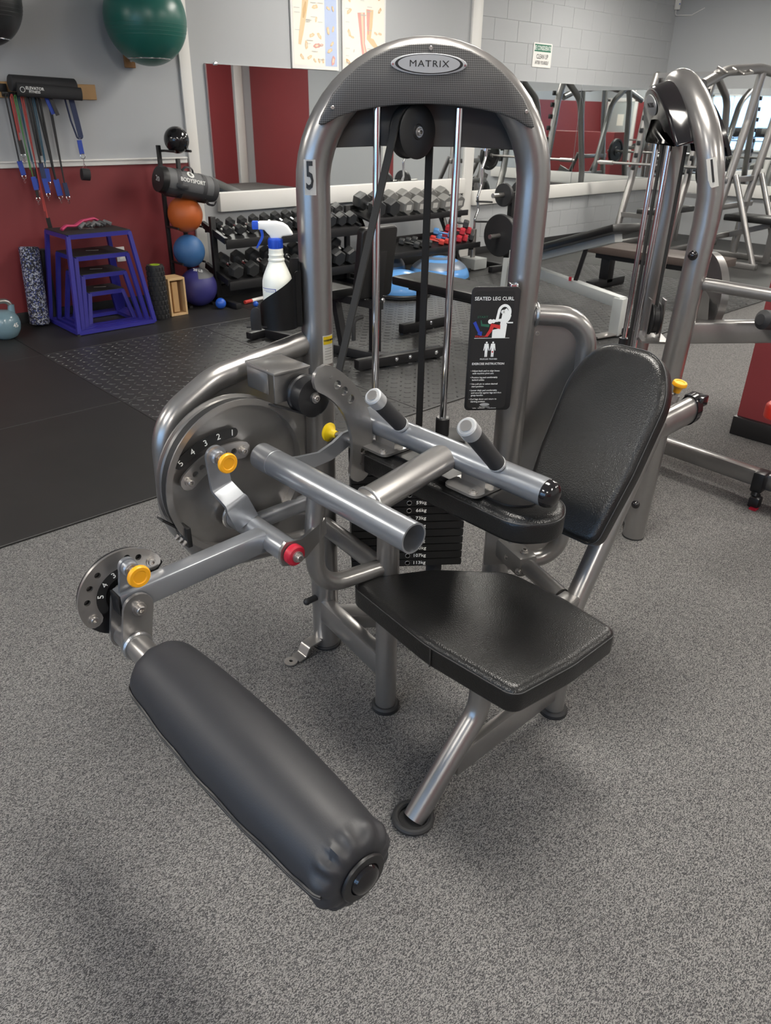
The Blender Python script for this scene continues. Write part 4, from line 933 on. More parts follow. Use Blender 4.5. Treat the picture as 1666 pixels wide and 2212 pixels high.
for u in (.17, .36):
    MB().cyl(P1+D1*u+N1*.085+Vector((0, 0, .30)), P1+D1*u+N1*.085+Vector((0, 0, 1.45)), .0095, seg=16).obj('guide_rod', 'chrome', G)
    MB().cyl(P1+D1*u+N1*.085+Vector((0, 0, .66)), P1+D1*u+N1*.085+Vector((0, 0, .715)), .019, seg=16).obj('rod_bushing', 'black', G)
MB().bar(P1+D1*.265+N1*.085+Vector((0, 0, .55)), P1+D1*.265+N1*.085+Vector((0, 0, 1.42)), .034, .005, up=N1).obj('belt', 'belt', G)
MB().bar(P1+D1*.21+N1*.02+Vector((0, 0, .86)), P1+D1*.21+N1*.02+Vector((0, 0, 1.42)), .030, .005, up=N1).obj('belt', 'belt', G)
q = P1+D1*.21+N1*.02+Vector((0, 0, .83))
MB().lathe([(0, .018), (.055, .018), (.058, .015), (.058, .012), (.052, .008), (.052, -.008), (.058, -.012), (.058, -.018), (0, -.018)], frame(q, D1, (0, 0, 1)), 28).obj('pulley', 'black', G)
MB().box((0, 0, .026), (.05, .15, .006), M=frame(q, D1, (0, 0, 1))).box((0, 0, -.026), (.05, .15, .006), M=frame(q, D1, (0, 0, 1))).box((0, -.07, 0), (.16, .008, .10), M=frame(q, D1, (0, 0, 1))).obj('pulley_bracket', 'frame', G)
stb = P1+D1*.265+N1*.085
for k in range(14): MB().box((0, 0, 0), (.30, .115, .0225), M=Matrix.Translation((stb.x, stb.y, .10+.0247*k)) @ Matrix.Rotation(math.atan2(D1.y, D1.x), 4, 'Z'), bev=.002, seg=1).obj('weight_plate', 'stack_black', G)
MB().bar(T1(0, 0, .06), T1(.53, 0, .06), .07, .05, bev=.005).obj('tower_crossbar', 'frame', G)
# number sticker "1"
vx = (Vector((0, 0, 0))-P1).normalized(); vx.z = 0
nd = (Matrix.Rotation(R(6), 3, 'Z') @ vx).normalized(); tx = Vector((-nd.y, nd.x, 0))
ctr = T1(0, 0, 1.352)
up_s = (T1(0, 0, 1.40)-T1(0, 0, 1.30)).normalized()
Mn1 = frame(ctr+nd*.0425, tx, up_s) @ Matrix.Rotation(R(17), 4, 'Z')
pn1 = bent_patch(0, 0, .030, .088, .0425, Mn1, 'white', 'number_sticker', G)
text('1', .096, Mn1 @ Matrix.Translation((0, .002, .0008)), 'black_print', pn1, bend=.0425, wide=.55, bold=.0014, name='digit')
for z in (1.10, .16):
    q = T1(0, 0, z)+Vector((-.75, -.66, 0))*.030+Vector((-.02, .018, 0)); MB().sphere(q, .0165, 14, 10).obj('post_plug', 'black_gloss', G)
# arms, beams
MB().cyl((2.565, 1.20, 1.005), (2.565, .40, 1.005), .021, seg=20).obj('arm_bar', 'frame', G)
MB().torus((2.565, 1.195, 1.005), (0, 1, 0), .024, .006, seg=20, sg=6).obj('weld_bead', 'weld', G)
MB().bar((2.54, 1.225, .835), (3.30, .64, .835), .05, .078, bev=.01).obj('main_beam', 'frame', G)
q = Vector((2.80, 1.275, .925))
Md = frame(q, Vector((DU.y, -DU.x, 0)), (0, 0, 1))
MB().lathe([(0, .006), (.135, .006), (.137, .014), (.150, .014), (.150, -.014), (.137, -.014), (.135, -.006), (0, -.006)], Md, 44).obj('cam_disc', 'frame', G)
MB().cyl(q-DU*.05, q+DU*.05, .022, seg=18).obj('cam_shaft', 'frame_dark', G)
MB().bar((2.80, 1.28, .93), (2.66, 1.20, .84), .04, .04).obj('cam_bracket', 'frame_dark', G)
bt = MB().bar((3.27, 1.66, .105), (3.22, .55, .105), .055, .075, bev=.01).obj('base_tube', 'frame', G)
MB().bar(T1(.1, 0, .105), (3.27, 1.64, .105), .05, .06, bev=.008).obj('base_tube', 'frame', G)
cn = MB().box((3.205, 1.035, .108), (.075, .05, .095), bev=.01).cyl((3.18, 1.03, .06), (3.172, 1.03, .045), .020, seg=16).box((3.165, 1.02, .026), (.05, .045, .05), bev=.008).obj('stop_clamp', 'black', G)
MB().box((3.14, 1.01, .004), (.03, .03, .008)).obj('clamp_pad', 'red_plastic', cn)
gp = fillet([(2.655, .990, .905), (2.74, .955, .895), (2.80, .92, .80)], .05, 6)
MB().tube([Vector(gp[0])+Vector((-.012, .004, .002))]+gp, .033, seg=20, scales=[.55]+[1]*len(gp)).obj('handle_grip', 'foam', G)
MB().cyl((2.80, .92, .82), (2.86, .98, .80), .016, seg=14).bar((2.86, .98, .80), (2.95, .91, .82), .03, .03).obj('grip_stem', 'frame_dark', G)
ro = round_poly([(2.935, 1.02), (2.91, .80), (3.05, .70), (3.25, .74), (3.25, 1.0)], .05, 6)
rc = pad(ro, .475, .540, 'seat_pad', 'vinyl_red', G, bev=.022, seam=False)
MB().cyl((3.08, .86, .105), (3.08, .86, .48), .03, seg=20).bar((3.08, .86, .105), (3.24, .86, .105), .05, .06).obj('seat_post', 'frame', G)
# low red partition wall with black plinth
pw_ = struct('wall_partition', MB().box((4.25, .49, .60), (.60, 1.98, 1.20)), 'wall_red', 'deep red partition wall with black plinth beside the machines')
MB().box((4.245, .49, .052), (.64, 2.0, .10), bev=.004).obj('plinth', 'black', pw_)
# ================================================================== things along the red wall
def single(b, name, m, label, cat, group=None, ang=35):
    return tag(centre(b.obj(name, m, ang=ang)), label, cat, group)
# nested blue plyometric boxes
def plyo(cx, cy, hb, dpb, ht, dpt, h, label):
    t = empty('plyo_box', (cx, cy, 0.011), label, 'plyo box', 'nested plyo boxes')
    z0 = .016; s = .018
    B = [(-hb, -dpb), (hb, -dpb), (hb, dpb), (-hb, dpb)]; Tp = [(-ht, -dpt), (ht, -dpt), (ht, dpt), (-ht, dpt)]
    for (x, y), (u, v) in zip(B, Tp): MB().bar((cx+x, cy+y, z0+.01), (cx+u, cy+v, h-.008), s*1.6, s*1.6, up=(0, 1, 0)).obj('leg', 'box_blue', t)
    for i in range(4):
        j = (i+1) % 4
        MB().bar((cx+B[i][0], cy+B[i][1], z0+.014), (cx+B[j][0], cy+B[j][1], z0+.014), s*1.5, s*1.5).obj('base_rail', 'box_blue', t)
        MB().bar((cx+Tp[i][0], cy+Tp[i][1], h-.012), (cx+Tp[j][0], cy+Tp[j][1], h-.012), s*1.5, s*1.7).obj('top_rail', 'box_blue', t)
    tp = MB().box((cx, cy, h+.004), (2*ht+.02, 2*dpt+.02, .008), bev=.002, seg=1).obj('top_plate', 'rubber', t)
    MB().box((cx+.01, cy+.02, h+.0085), (.09, .014, .001), rz=R(-25)).obj('maker_mark', 'print_grey', tp)
    for (x, y) in B: MB().cyl((cx+x, cy+y, .0105), (cx+x, cy+y, z0+.004), .016, seg=10).obj('foot', 'rubber', t)
pcx, pcy = 2.355, 5.865
plyo(pcx, pcy, .305, .275, .232, .195, .705, 'blue steel plyo box, tallest of the nested set under pink belt')
plyo(pcx+.012, pcy+.013, .262, .232, .198, .165, .545, 'blue steel plyo box, second tallest of the nested set')
plyo(pcx+.024, pcy+.026, .222, .190, .165, .135, .405, 'blue steel plyo box, third tallest of the nested set')
plyo(pcx+.036, pcy+.039, .182, .150, .132, .105, .265, 'blue steel plyo box, shortest of the nested set')
t = empty('weighted_belt', (2.36, 5.92, .714), 'pink and grey braided loop lying on the tallest plyo box', 'exercise belt')
MB().tube(fillet([(2.16, 5.86, .722), (2.20, 5.87, .745), (2.27, 5.88, .738), (2.34, 5.90, .768), (2.44, 5.93, .775), (2.50, 5.94, .742)], .03, 4), .010, r2=.02, seg=8, up=(0, 0, 1)).obj('pink_strap', 'pink', t)
for k in range(5): MB().tube([(2.29+.045*k, 5.845+.01*k, .726+.012*(k % 2)), (2.33+.045*k, 5.86+.01*k, .752), (2.37+.045*k, 5.875, .732)], .015, seg=8).obj('grey_braid', 'grey_fabric_dark' if k % 2 else 'grey_fabric', t)
# kettlebell
t = empty('kettlebell', (1.625, 5.87, .010), 'pale blue grey kettlebell marked 45 at the red wall', 'kettlebell')
MB().lathe([(0, .0), (.055, 0), (.085, .02), (.108, .065), (.114, .11), (.106, .15), (.085, .182), (.05, .2), (0, .206)], Matrix.Translation((1.625, 5.87, .010)), 32).obj('bell', 'kettle', t)
hk = fillet([(1.555, 5.87, .175), (1.548, 5.87, .275), (1.70, 5.87, .275), (1.695, 5.87, .175)], [.05, .05], 6)
MB().tube(hk, .018, seg=14).obj('handle', 'steel', t)
for (xa, xb) in ((1.548, 1.56), (1.702, 1.69)): MB().cyl((xa, 5.87, .245), (xb, 5.87, .16), .0215, r1=.028).obj('handle_root', 'kettle', t)
text('45', .042, frame((1.675, 5.766, .115), (.9, .35, 0), (0, .1, 1)), 'white_print', t, bold=.0005)
# foam rollers
def foam(x0, y0, x1, y1, z1, r, m, label, name='foam_roller'):
    d = Vector((x1-x0, y1-y0, z1-.012)).normalized(); p0 = Vector((x0, y0, .012+r*math.sqrt(1-d.z**2)))
    return single(MB().cyl(p0, p0+d*(z1-.03), r, seg=28, ch=.008), name, m, label, 'foam roller')
foam(1.945, 6.08, 1.995, 6.135, .60, .072, 'foam_speckle', 'tall speckled white and navy foam roller against red wall')
foam(2.105, 6.190, 2.108, 6.193, .57, .035, 'rubber', 'plain dark foam roller between speckled roller and blue boxes')
t = empty('massage_roller', (2.775, 5.70, .011), 'black knobbed massage roller with lime core beside blue boxes', 'foam roller')
b = MB().lathe([(.040, .42), (.063, .42), (.064, .416), (.064, .004), (.063, 0), (.040, 0), (.040, .42)], Matrix.Translation((2.775, 5.70, .011)), 28)
for k in range(11):
    for j in range(14):
        a = 2*math.pi*j/14+(k % 2)*.2; b.box((2.775+.066*math.cos(a), 5.70+.066*math.sin(a), .034+.037*k), (.010, .020, .028), rz=a, bev=.003, seg=1)
b.obj('roller_shell', 'rubber', t)
MB().lathe([(.028, .423), (.040, .423), (.040, -.0), (.028, -.0), (.028, .423)], Matrix.Translation((2.775, 5.70, .011)), 24).obj('core', 'lime', t)
# wooden frame block
t = empty('wooden_box', (2.94, 5.76, .011), 'small pale wooden frame box with inner board on floor', 'wooden box')
wx, wy, ww, wh, wd = 2.94, 5.77, .150, .300, .16
for (cx, cz, sx, sz) in ((-ww/2+.008, wh/2, .016, wh), (ww/2-.008, wh/2, .016, wh)): MB().box((wx+cx, wy, .011+cz), (sx, wd, sz), bev=.002, seg=1).obj('side_board', 'wood_pale', t)
for z in (.009, wh-.009): MB().box((wx, wy, .011+z), (ww-.032, wd, .018), bev=.002, seg=1).obj('end_board', 'wood_pale', t)
MB().box((wx-.012, wy-.03, .011+wh*.49), (.05, .07, wh*.80), bev=.003, seg=1).obj('inner_block', 'wood', t)
# ball rack with its balls and the sand bag
t = empty('ball_rack', (3.20, 6.05, .010), 'tall black steel ball rack against the white trim', 'ball rack')
for x, top_ in ((3.125, 1.26), (3.285, 1.16)):
    MB().bar((x, 6.09, .012), (x, 6.09, top_), .03, .03, up=(0, 1, 0), bev=.003).obj('upright', 'black_steel', t)
MB().bar((3.10, 6.09, .022), (3.38, 6.09, .022), .04, .022, bev=.003).bar((3.14, 6.09, .021), (3.14, 5.86, .021), .03, .02).bar((3.365, 6.09, .021), (3.365, 5.86, .021), .03, .02).obj('rack_base', 'black_steel', t)
for cx_, zc_, rb_, dx_ in ((3.225, 1.300, .098, .070), (3.222, .752, .141, .110), (3.222, .462, .131, .105)):       # pegs that carry the balls
    z = zc_-math.sqrt((rb_+.007)**2-dx_**2)
    for s in (-1, 1): MB().tube(fillet([(3.205+s*.08, 6.095, z-.004), (cx_+s*dx_, 6.05, z), (cx_+s*dx_, 5.88, z)], .02, 4), .009, seg=8).obj('ball_peg', 'black_steel', t)
for s, z in ((-1, .898), (1, .850)):                                                                            # pegs under the sand bag
    MB().tube(fillet([(3.205+s*.08, 6.095, z), (3.215+s*.105, 6.04, z), (3.215+s*.105, 5.775, z), (3.215+s*.105, 5.76, z+.03)], .02, 4), .009, seg=8).obj('ball_peg', 'black_steel', t)
def ball(c, r, m, label, name='exercise_ball', cat='ball', seams=0, valve=False):
    b = MB().sphere(c, r, 40, 24); o = b.obj(name, m); o.data.transform(Matrix.Translation((-c[0], -c[1], -c[2]))); o.location = c
    tag(o, label, cat)
    return o
ball((3.225, 5.965, 1.300), .098, 'black_gloss', 'shiny black medicine ball on top of the ball rack', 'medicine_ball')
o = ball((3.222, 5.945, .752), .141, 'ball_orange', 'orange textured medicine ball on the ball rack', 'medicine_ball')
o = ball((3.222, 5.945, .462), .131, 'ball_blue', 'blue textured medicine ball on the ball rack', 'medicine_ball')
o = ball((3.250, 5.90, .170), .158, 'ball_purple', 'large dark purple and grey wall ball on floor', 'medicine_ball')
b = MB()      # grey cap panel on the wall ball
for k in range(7):
    pass
cap_r = .1592
for i in range(8):
    for j in range(10):
        th0, th1 = R(8+i*6), R(8+(i+1)*6); ph0, ph1 = R(-70+j*13), R(-70+(j+1)*13)
        def sp(th, ph): return Vector((3.272+cap_r*math.sin(th)*math.cos(ph-.8), 5.90+cap_r*math.sin(th)*math.sin(ph-.8), .170+cap_r*math.cos(th)))-Vector((3.272, 5.90, .170))
        b.bm.faces.new([b.bm.verts.new(sp(*q)) for q in ((th0, ph0), (th1, ph0), (th1, ph1), (th0, ph1))])
bmesh.ops.remove_doubles(b.bm, verts=b.bm.verts, dist=1e-4)
b.obj('grey_panel', 'grey_fabric', o, local=True)
text('20 LB', .035, frame(Vector((-.028, -.070, .150)), (.85, -.4, -.2), (.35, .6, .6)), 'white_print', o, local=True)
ball((3.33, 5.69, .056), .045, 'ball_small', 'small bright blue massage ball on floor by wall ball', 'massage_ball')
t = empty('sand_bag', (3.2, 5.90, .87), 'grey and black cylindrical sand bag lying on the ball rack', 'sand bag')
A0, A1 = Vector((2.965, 5.845, 1.035)), Vector((3.455, 5.86, .930)); da = (A1-A0).normalized(); L_ = (A1-A0).length
Msb = frame(A0, Vector((0, 0, 1)).cross(da), da.cross(Vector((0, 0, 1)).cross(da)))
Msb = frame(A0, (0, -1, 0), Vector((0, -1, 0)).cross(da)*-1 if False else (0, 0, 1)); zc = Msb.to_3x3() @ Vector((0, 0, 1))
def SB(t_, a, r): 
    e1 = Vector((0, -1, 0)); e1 = (e1-da*e1.dot(da)).normalized(); e2 = da.cross(e1); e2 = e2 if e2.z > 0 else -e2
    return A0+da*(t_*L_)+e1*(r*math.cos(R(a)))+e2*(r*math.sin(R(a)))
def sb_shell(t0, t1, a0, a1, r, m, name, nt=10, na=24):
    b = MB(); g = []
    for i in range(nt+1):
        t_ = t0+(t1-t0)*i/nt; rr = r*(1-.10*abs(2*t_-1)**6); row = [b.bm.verts.new(SB(t_, a0+(a1-a0)*j/na, rr)) for j in range(na+(0 if a1-a0 >= 360 else 1))]; g.append(row)
    m_ = len(g[0])
    for i in range(nt):
        for j in range(m_ if a1-a0 >= 360 else m_-1): b.bm.faces.new((g[i][j], g[i][(j+1) % m_], g[i+1][(j+1) % m_], g[i+1][j]))
    if a1-a0 >= 360: b.bm.faces.new(g[0]); b.bm.faces.new(g[-1])
    return b.obj(name, m, t)
sb_shell(0, .10, 0, 360, .104, 'black', 'end_cap'); sb_shell(.10, .90, 0, 360, .100, 'grey_fabric', 'bag_body'); sb_shell(.90, 1.0, 0, 360, .102, 'grey_fabric_dark', 'end_cap')
sb_shell(.24, .32, -100, 130, .1025, 'grey_fabric_dark', 'strap'); sb_shell(.70, .77, -100, 130, .1025, 'grey_fabric_dark', 'strap')
sb_shell(.10, .92, -95, -28, .103, 'grey_fabric_dark', 'lower_panel')
e1 = (SB(.5, 0, 1)-SB(.5, 0, 0)); e2 = (SB(.5, 90, 1)-SB(.5, 90, 0))
def on_bag(t_, a, r): 
    nn = (SB(t_, a, 1)-SB(t_, a, 0)); return frame(SB(t_, a, r), da, nn.cross(da))
MB().plate(circ(0, 0, .031, 24), .001, on_bag(.48, 48, .1015)).obj('logo_disc', 'white_print', t)
text('B', .045, on_bag(.48, 48, .1035), 'black_print', t, name='logo_letter', bold=.001)
text('BODYSPORT', .042, on_bag(.50, 18, .1035), 'white_print', t, wide=.92, bold=.0006)
Me_ = frame(A0-da*.002, (0, -1, 0), (0, 0, 1))
text('20', .060, frame(SB(0, 0, .0)-da*.0025+Vector((0, 0, .0)), Vector((0, -1, 0)), (0, 0, 1)) @ Matrix.Rotation(R(-15), 4, 'Z'), 'white_print', t, name='digit')
for t0, a_ in ((.22, -10), (.80, -60), (.36, 70)):
    p = [SB(t0, a_, .10), SB(t0+.04, a_, .135), SB(t0+.16, a_, .135), SB(t0+.20, a_, .10)]
    MB().tube(fillet(p, .03, 4), .005, r2=.016, seg=8, up=(SB(.5, a_, 1)-SB(.5, a_, 0))).obj('handle', 'grey_fabric_dark', t)
# big stability balls in wall brackets
def stab(c, r, m, label):
    t = empty('stability_ball', (c[0], c[1], c[2]-r), label, 'exercise ball')
    MB().sphere(c, r, 56, 36).obj('ball_skin', m, t, ang=80)
    for dz in (.34, .42, .50, .58): MB().torus((c[0], c[1], c[2]+r*(dz-.22)*-1+.0), (0, 0, 1), r*math.sqrt(1-(dz-.22)**2)+.0002, .0016, seg=64, sg=6).obj('moulded_ring', m, t)
    return t
stab((3.06, 5.93, 2.085), .292, 'ball_green', 'big glossy teal green stability ball on a wall bracket')
stab((1.915, 5.92, 2.11), .262, 'ball_dark', 'big dark charcoal stability ball on a wall bracket')
def ball_bracket(x, z, r, by, label, bx=None):
    bx = x if bx is None else bx
    t = empty('ball_bracket', (x, YW-.02, z-.05), label, 'ball bracket')
    MB().box((x, YW-.0125, z), (.085, .022, .10), bev=.003, seg=1).obj('mounting_block', 'wood_dark', t)
    MB().torus((bx, by, z), (0, 0, 1), r, .0045, seg=36, sg=8).obj('ring', 'chrome', t)
    MB().tube([(x, YW-.022, z), (x, by+r, z)], .005, seg=8).cyl((x, YW-.022, z), (x, YW-.045, z), .013, seg=12).obj('stem', 'chrome', t)
ball_bracket(3.045, 1.840, .158, 5.93, 'wood block and steel ring bracket under the green ball', bx=3.06)
ball_bracket(1.915, 1.895, .150, 5.92, 'wood block and steel ring bracket under the charcoal ball')
# peg board with bands
t = empty('band_rail', (2.0, YW-.02, 1.57), 'pale wooden board on the wall holding exercise bands', 'wall rail')
MB().box((1.45, YW-.011, 1.618), (2.58, .020, .10), bev=.003, seg=1).obj('board', 'wood', t)
hk = MB().box((2.30, YW-.03, 1.59), (.50, .018, .03), bev=.002).obj('hook_bar', 'black_steel', t)
for x in (2.06, 2.10, 2.15, 2.20, 2.26, 2.33, 2.40, 2.47, 2.53): MB().tube(fillet([(x, YW-.035, 1.59), (x, YW-.140, 1.588), (x, YW-.145, 1.602)], .01, 3), .004, seg=6).obj('hook', 'black_steel', hk)
MB().box((2.065, YW-.03, 1.63), (.05, .012, .05), rz=0, bev=.003).obj('hook_plate', 'black_steel', t)
t = empty('rolled_mat', (2.32, 6.12, 1.585), 'rolled black padded sleeve with white lettering on band rail', 'padded sleeve')
MB().cyl((2.085, 6.13, 1.658), (2.545, 6.13, 1.647), .052, seg=28, ch=.006).obj('roll', 'foam', t)
MB().tube([(2.11, 6.075, 1.62), (2.56, 6.075, 1.60)], .018, r2=.042, seg=12, up=(0, 1, 0)).obj('flap', 'foam', t)
text('ELEVATOR', .026, frame((2.225, 6.0560, 1.626), (1, 0, -.045), (0, .05, 1)), 'white_print', t, bold=.0004)
text('FITNESS', .022, frame((2.220, 6.0565, 1.605), (1, 0, -.045), (0, -.05, 1)), 'white_print', t, bold=.0003)
MB().torus((2.140, 6.0565, 1.618), (0, 1, 0), .016, .0018, seg=20, sg=5).obj('logo_ring', 'white_print', t)
yb2 = 6.145
def strapbox(p0, p1, w, m, par, name='strap', th=.006): return MB().bar(p0, p1, w, th, up=(0, -1, .05)).obj(name, m, par)
def band(x0, x1, z1, cord, label, straps=(), r=.0055, pair=0.0, y=yb2, ztop=1.588):
    y = {2.060: 6.148, 2.090: 6.134, 2.108: 6.120, 2.140: 6.148, 2.160: 6.134, 2.195: 6.120, 2.235: 6.136, 2.265: 6.150, 2.345: 6.134}[x0]     # hung one in front of another
    t = empty('resistance_band', (x1, y, z1), label, 'resistance band', 'exercise bands on the wall rail')
    MB().tube(fillet([(x0+pair, y+.0, z1+.05), (x0+pair*.6, y, ztop-.03), (x0, y, ztop+.012), (x0-.014, y, ztop-.02), (x1, y-.003, z1)], .012, 3), r, seg=8).obj('cord', cord, t)
    z = z1
    for (m, ln, w, dx) in straps:
        strapbox((x1, y-.004, z+.004), (x1+dx, y-.006, z-ln), w, m, t); z -= ln; x1 += dx
    MB().torus((x1, y-.006, z-.013), (0.3, 1, 0), .013, .0025, seg=16, sg=6).obj('ring', 'chrome', t)
    MB().tube(fillet([(x1, y-.006, z-.026), (x1+.006, y-.006, z-.045), (x1-.004, y-.006, z-.058), (x1-.007, y-.006, z-.04), (x1, y-.006, z-.026)], .004, 3), .002, seg=6).obj('clip', 'chrome', t)
    return t
band(2.060, 2.052, 1.165, 'rubber', 'black corded exercise band with a blue strap', (('strap_blue', .09, .035, .012),), pair=.018)
band(2.090, 2.078, 1.300, 'cord_red', 'short red exercise band with black handle on rail', (('black', .085, .03, .006),))
band(2.108, 2.118, 1.060, 'cord_green', 'thin green exercise band with blue strap end', (('strap_blue', .085, .034, .006), ('black', .05, .02, .0)), r=.0035)
band(2.140, 2.150, 1.110, 'cord_teal', 'thin teal exercise band with black and blue strap', (('black', .06, .026, .0), ('strap_blue', .06, .03, .01)), r=.0035)
tb = band(2.160, 2.172, .775, 'cord_red', 'long red exercise band reaching down to the boxes', (('black', .07, .03, .006),), r=.005)
band(2.195, 2.190, 1.150, 'rubber', 'thick black exercise band with navy and blue straps', (('strap_navy', .10, .034, .004), ('strap_blue', .10, .036, .01)), r=.009, pair=.012)
band(2.265, 2.290, 1.035, 'rubber', 'doubled thick black exercise band with twin blue straps', (('strap_blue', .11, .042, .012),), r=.009, pair=.022)
band(2.345, 2.345, 1.010, 'rubber', 'single black exercise band with dark blue strap', (('strap_navy', .09, .032, .008),), r=.006)
band(2.235, 2.228, 1.110, 'cord_teal', 'dark teal exercise band with wide blue strap', (('strap_blue', .085, .04, .0),), r=.004)
t = empty('grip_handle', (2.35, 6.14, 1.46), 'blue and black webbing grip hanging on the rail', 'grip handle')
strapbox((2.310, 6.114, 1.590), (2.345, 6.112, 1.47), .028, 'strap_blue', t); strapbox((2.335, 6.105, 1.588), (2.372, 6.103, 1.462), .026, 'black', t)
t = empty('ankle_strap', (2.52, 6.14, 1.03), 'navy webbing loop with blue strap and black ankle cuff', 'ankle strap')
MB().sweep(fillet([(2.455, 6.14, 1.59), (2.475, 6.14, 1.43), (2.505, 6.14, 1.305), (2.545, 6.14, 1.31), (2.535, 6.14, 1.42), (2.515, 6.14, 1.59)], .02, 4), [(-.010, -.003), (.010, -.003), (.010, .003), (-.010, .003)], up=(0, 1, 0)).obj('webbing_loop', 'strap_navy', t)
strapbox((2.495, 6.13, 1.59), (2.525, 6.128, 1.315), .034, 'strap_navy', t); strapbox((2.51, 6.13, 1.30), (2.515, 6.13, 1.205), .035, 'strap_blue', t)
MB().torus((2.517, 6.128, 1.19), (.2, 1, 0), .017, .003, seg=18, sg=6).obj('ring', 'chrome', t)
MB().tube([(2.517, 6.128, 1.175), (2.517, 6.128, 1.14), (2.50, 6.128, 1.105), (2.535, 6.128, 1.105), (2.517, 6.128, 1.14)], .0025, seg=6).obj('clip', 'chrome', t)
MB().tube([(2.485, 6.128, 1.068), (2.545, 6.128, 1.062)], .042, r2=.03, seg=16, up=(0, 0, 1)).obj('cuff', 'foam', t)
# ================================================================== dumbbell racks and everything on them
def dumbbell(name, label, group, m, r, hw, grip, pos, rz=0.0, tilt=0.0, cat='dumbbell', hm=None, plate_m=None):
    """hex heads of radius r, head width hw, handle length grip; axis along local Y"""
    t = empty(name, pos, label, cat, group)
    for s in (-1, 1):
        b = MB(); y0, y1 = s*grip/2, s*(grip/2+hw)
        prof = [(r*math.cos(R(30+60*k)), r*math.sin(R(30+60*k))) for k in range(6)]
        rs = []
        for y, k in ((y0, .86), (y0+s*hw*.15, 1), (y1-s*hw*.22, 1), (y1, .84)):
            rs.append([b.bm.verts.new((p[0]*k, y, p[1]*k)) for p in prof])
        for i in range(3):
            for j in range(6): b.bm.faces.new((rs[i][j], rs[i][(j+1) % 6], rs[i+1][(j+1) % 6], rs[i+1][j]))
        b.bm.faces.new(rs[0]); b.bm.faces.new(rs[-1])
        h = b.obj('head', m, t, local=True, ang=25)
        if plate_m: MB().box((0, y1+s*.0006, 0), (r*.8, .0012, r*.6)).obj('weight_mark', plate_m, h, local=True)
    MB().tube([(0, -grip/2, 0), (0, -grip*.3, 0), (0, 0, 0), (0, grip*.3, 0), (0, grip/2, 0)], r*.24, seg=10, scales=[.85, 1, 1.12, 1, .85]).obj('handle', hm or 'chrome', t, local=True)
    t.rotation_euler = (tilt, 0, rz)
    return t
def dcopy(src, pos, sc, rz=None, label=None, group=None):
    c = copy_tree(src); c.location = pos; c.scale = (sc, sc, sc)
    if rz is not None: c.rotation_euler = (src.rotation_euler.x, 0, rz)
    if label: c['label'] = label
    if group: c['group'] = group
    return c
# ---- rack one: two tiers beside the ball rack
X0, X1 = 3.44, 4.92
K1 = empty('dumbbell_rack', ((X0+X1)/2, 5.88, .010), 'black two tier dumbbell rack beside the white trim', 'dumbbell rack')
TI = R(16)
for x in (X0, X1):
    MB().bar((x, 5.90, .03), (x, 5.90, .725), .05, .04, up=(0, 1, 0), bev=.004).obj('upright', 'black_steel', K1)
    MB().bar((x, 5.58, .034), (x, 6.14, .034), .05, .045, bev=.004).obj('rack_foot', 'black_steel', K1)
    for z in (.585, .245): MB().bar((x, 5.70, z-.035), (x, 6.06, z+.065), .03, .05).obj('tier_arm', 'black_steel', K1)
for z in (.585, .245):
    MB().bar((X0, 5.705, z-.065), (X1, 5.705, z-.065), .014, .075, bev=.003).bar((X0, 6.03, z+.028), (X1, 6.03, z+.028), .014, .06, bev=.003).obj('tier_rail', 'black_steel', K1)
    MB().bar((X0, 5.87, z+.0115), (X1, 5.87, z+.0115), .325, .006, up=(0, -.287, 1)).obj('tier_tray', 'black_steel', K1)
MB().bar((X0, 5.92, .10), (X1, 5.92, .10), .02, .10, bev=.003).obj('lower_brace', 'black_steel', K1)
g1 = 'hex dumbbells on the upper tier of the two tier rack'; g2 = 'hex dumbbells on the lower tier of the two tier rack'
lab1 = 'black hex dumbbell with chrome handle, upper tier beside ball rack'; lab2 = 'black hex dumbbell with chrome handle, lower tier beside ball rack'
src = None
n = 12
for i in range(n):
    x = X0+.075+(X1-X0-.15)*i/(n-1); s = .72+.36*i/(n-1); r = .058*s
    p = (x, 5.862, .585+.011+r*1.04)
    if src is None: src = dumbbell('hex_dumbbell', lab1, g1, 'hex_rubber', .058, .075, .125, p, tilt=TI); src.scale = (s, s, s)
    else: dcopy(src, p, s, label='largest black hex dumbbell on the upper tier, at the far end from ball rack' if i == n-1 else None)
n = 9
for i in range(n):
    x = X0+.105+(X1-X0-.21)*i/(n-1); s = 1.12+.25*i/(n-1); r = .058*s
    dcopy(src, (x, 5.862, .245+.011+r*1.04), s, label=lab2, group=g2)
# ---- rack two: taller frame by the second white trim
X2, X3 = 5.02, 6.38
K2 = empty('dumbbell_rack', ((X2+X3)/2, 5.85, .010), 'black slanted dumbbell rack above the blue balance domes', 'dumbbell rack')
for x in (X2+.10, X3-.10):
    MB().bar((x, 5.60, .03), (x, 5.98, .62), .055, .05, up=(0, 1, 0), bev=.004).obj('slanted_leg', 'black_steel', K2)
    MB().bar((x, 5.48, .03), (x, 6.14, .03), .055, .04, bev=.004).obj('rack_foot', 'black_steel', K2)
    MB().bar((x, 5.66, .573), (x, 6.05, .653), .05, .045).bar((x, 5.46, .268), (x, 5.82, .348), .05, .045).obj('tier_arm', 'black_steel', K2)
for (y0, y1, z) in ((5.64, 6.02, .605), (5.44, 5.80, .305)):
    MB().bar((X2, y0, z-.01), (X3, y0, z-.01), .014, .055, bev=.003).bar((X2, y1, z+.075), (X3, y1, z+.075), .014, .055, bev=.003).obj('tier_rail', 'black_steel', K2)
    MB().bar((X2, (y0+y1)/2, z+.025), (X3, (y0+y1)/2, z+.025), y1-y0, .006, up=(0, -.21, 1)).obj('tier_tray', 'black_steel', K2)
g3 = 'grey faced hex dumbbells on the slanted rack'
s3 = None
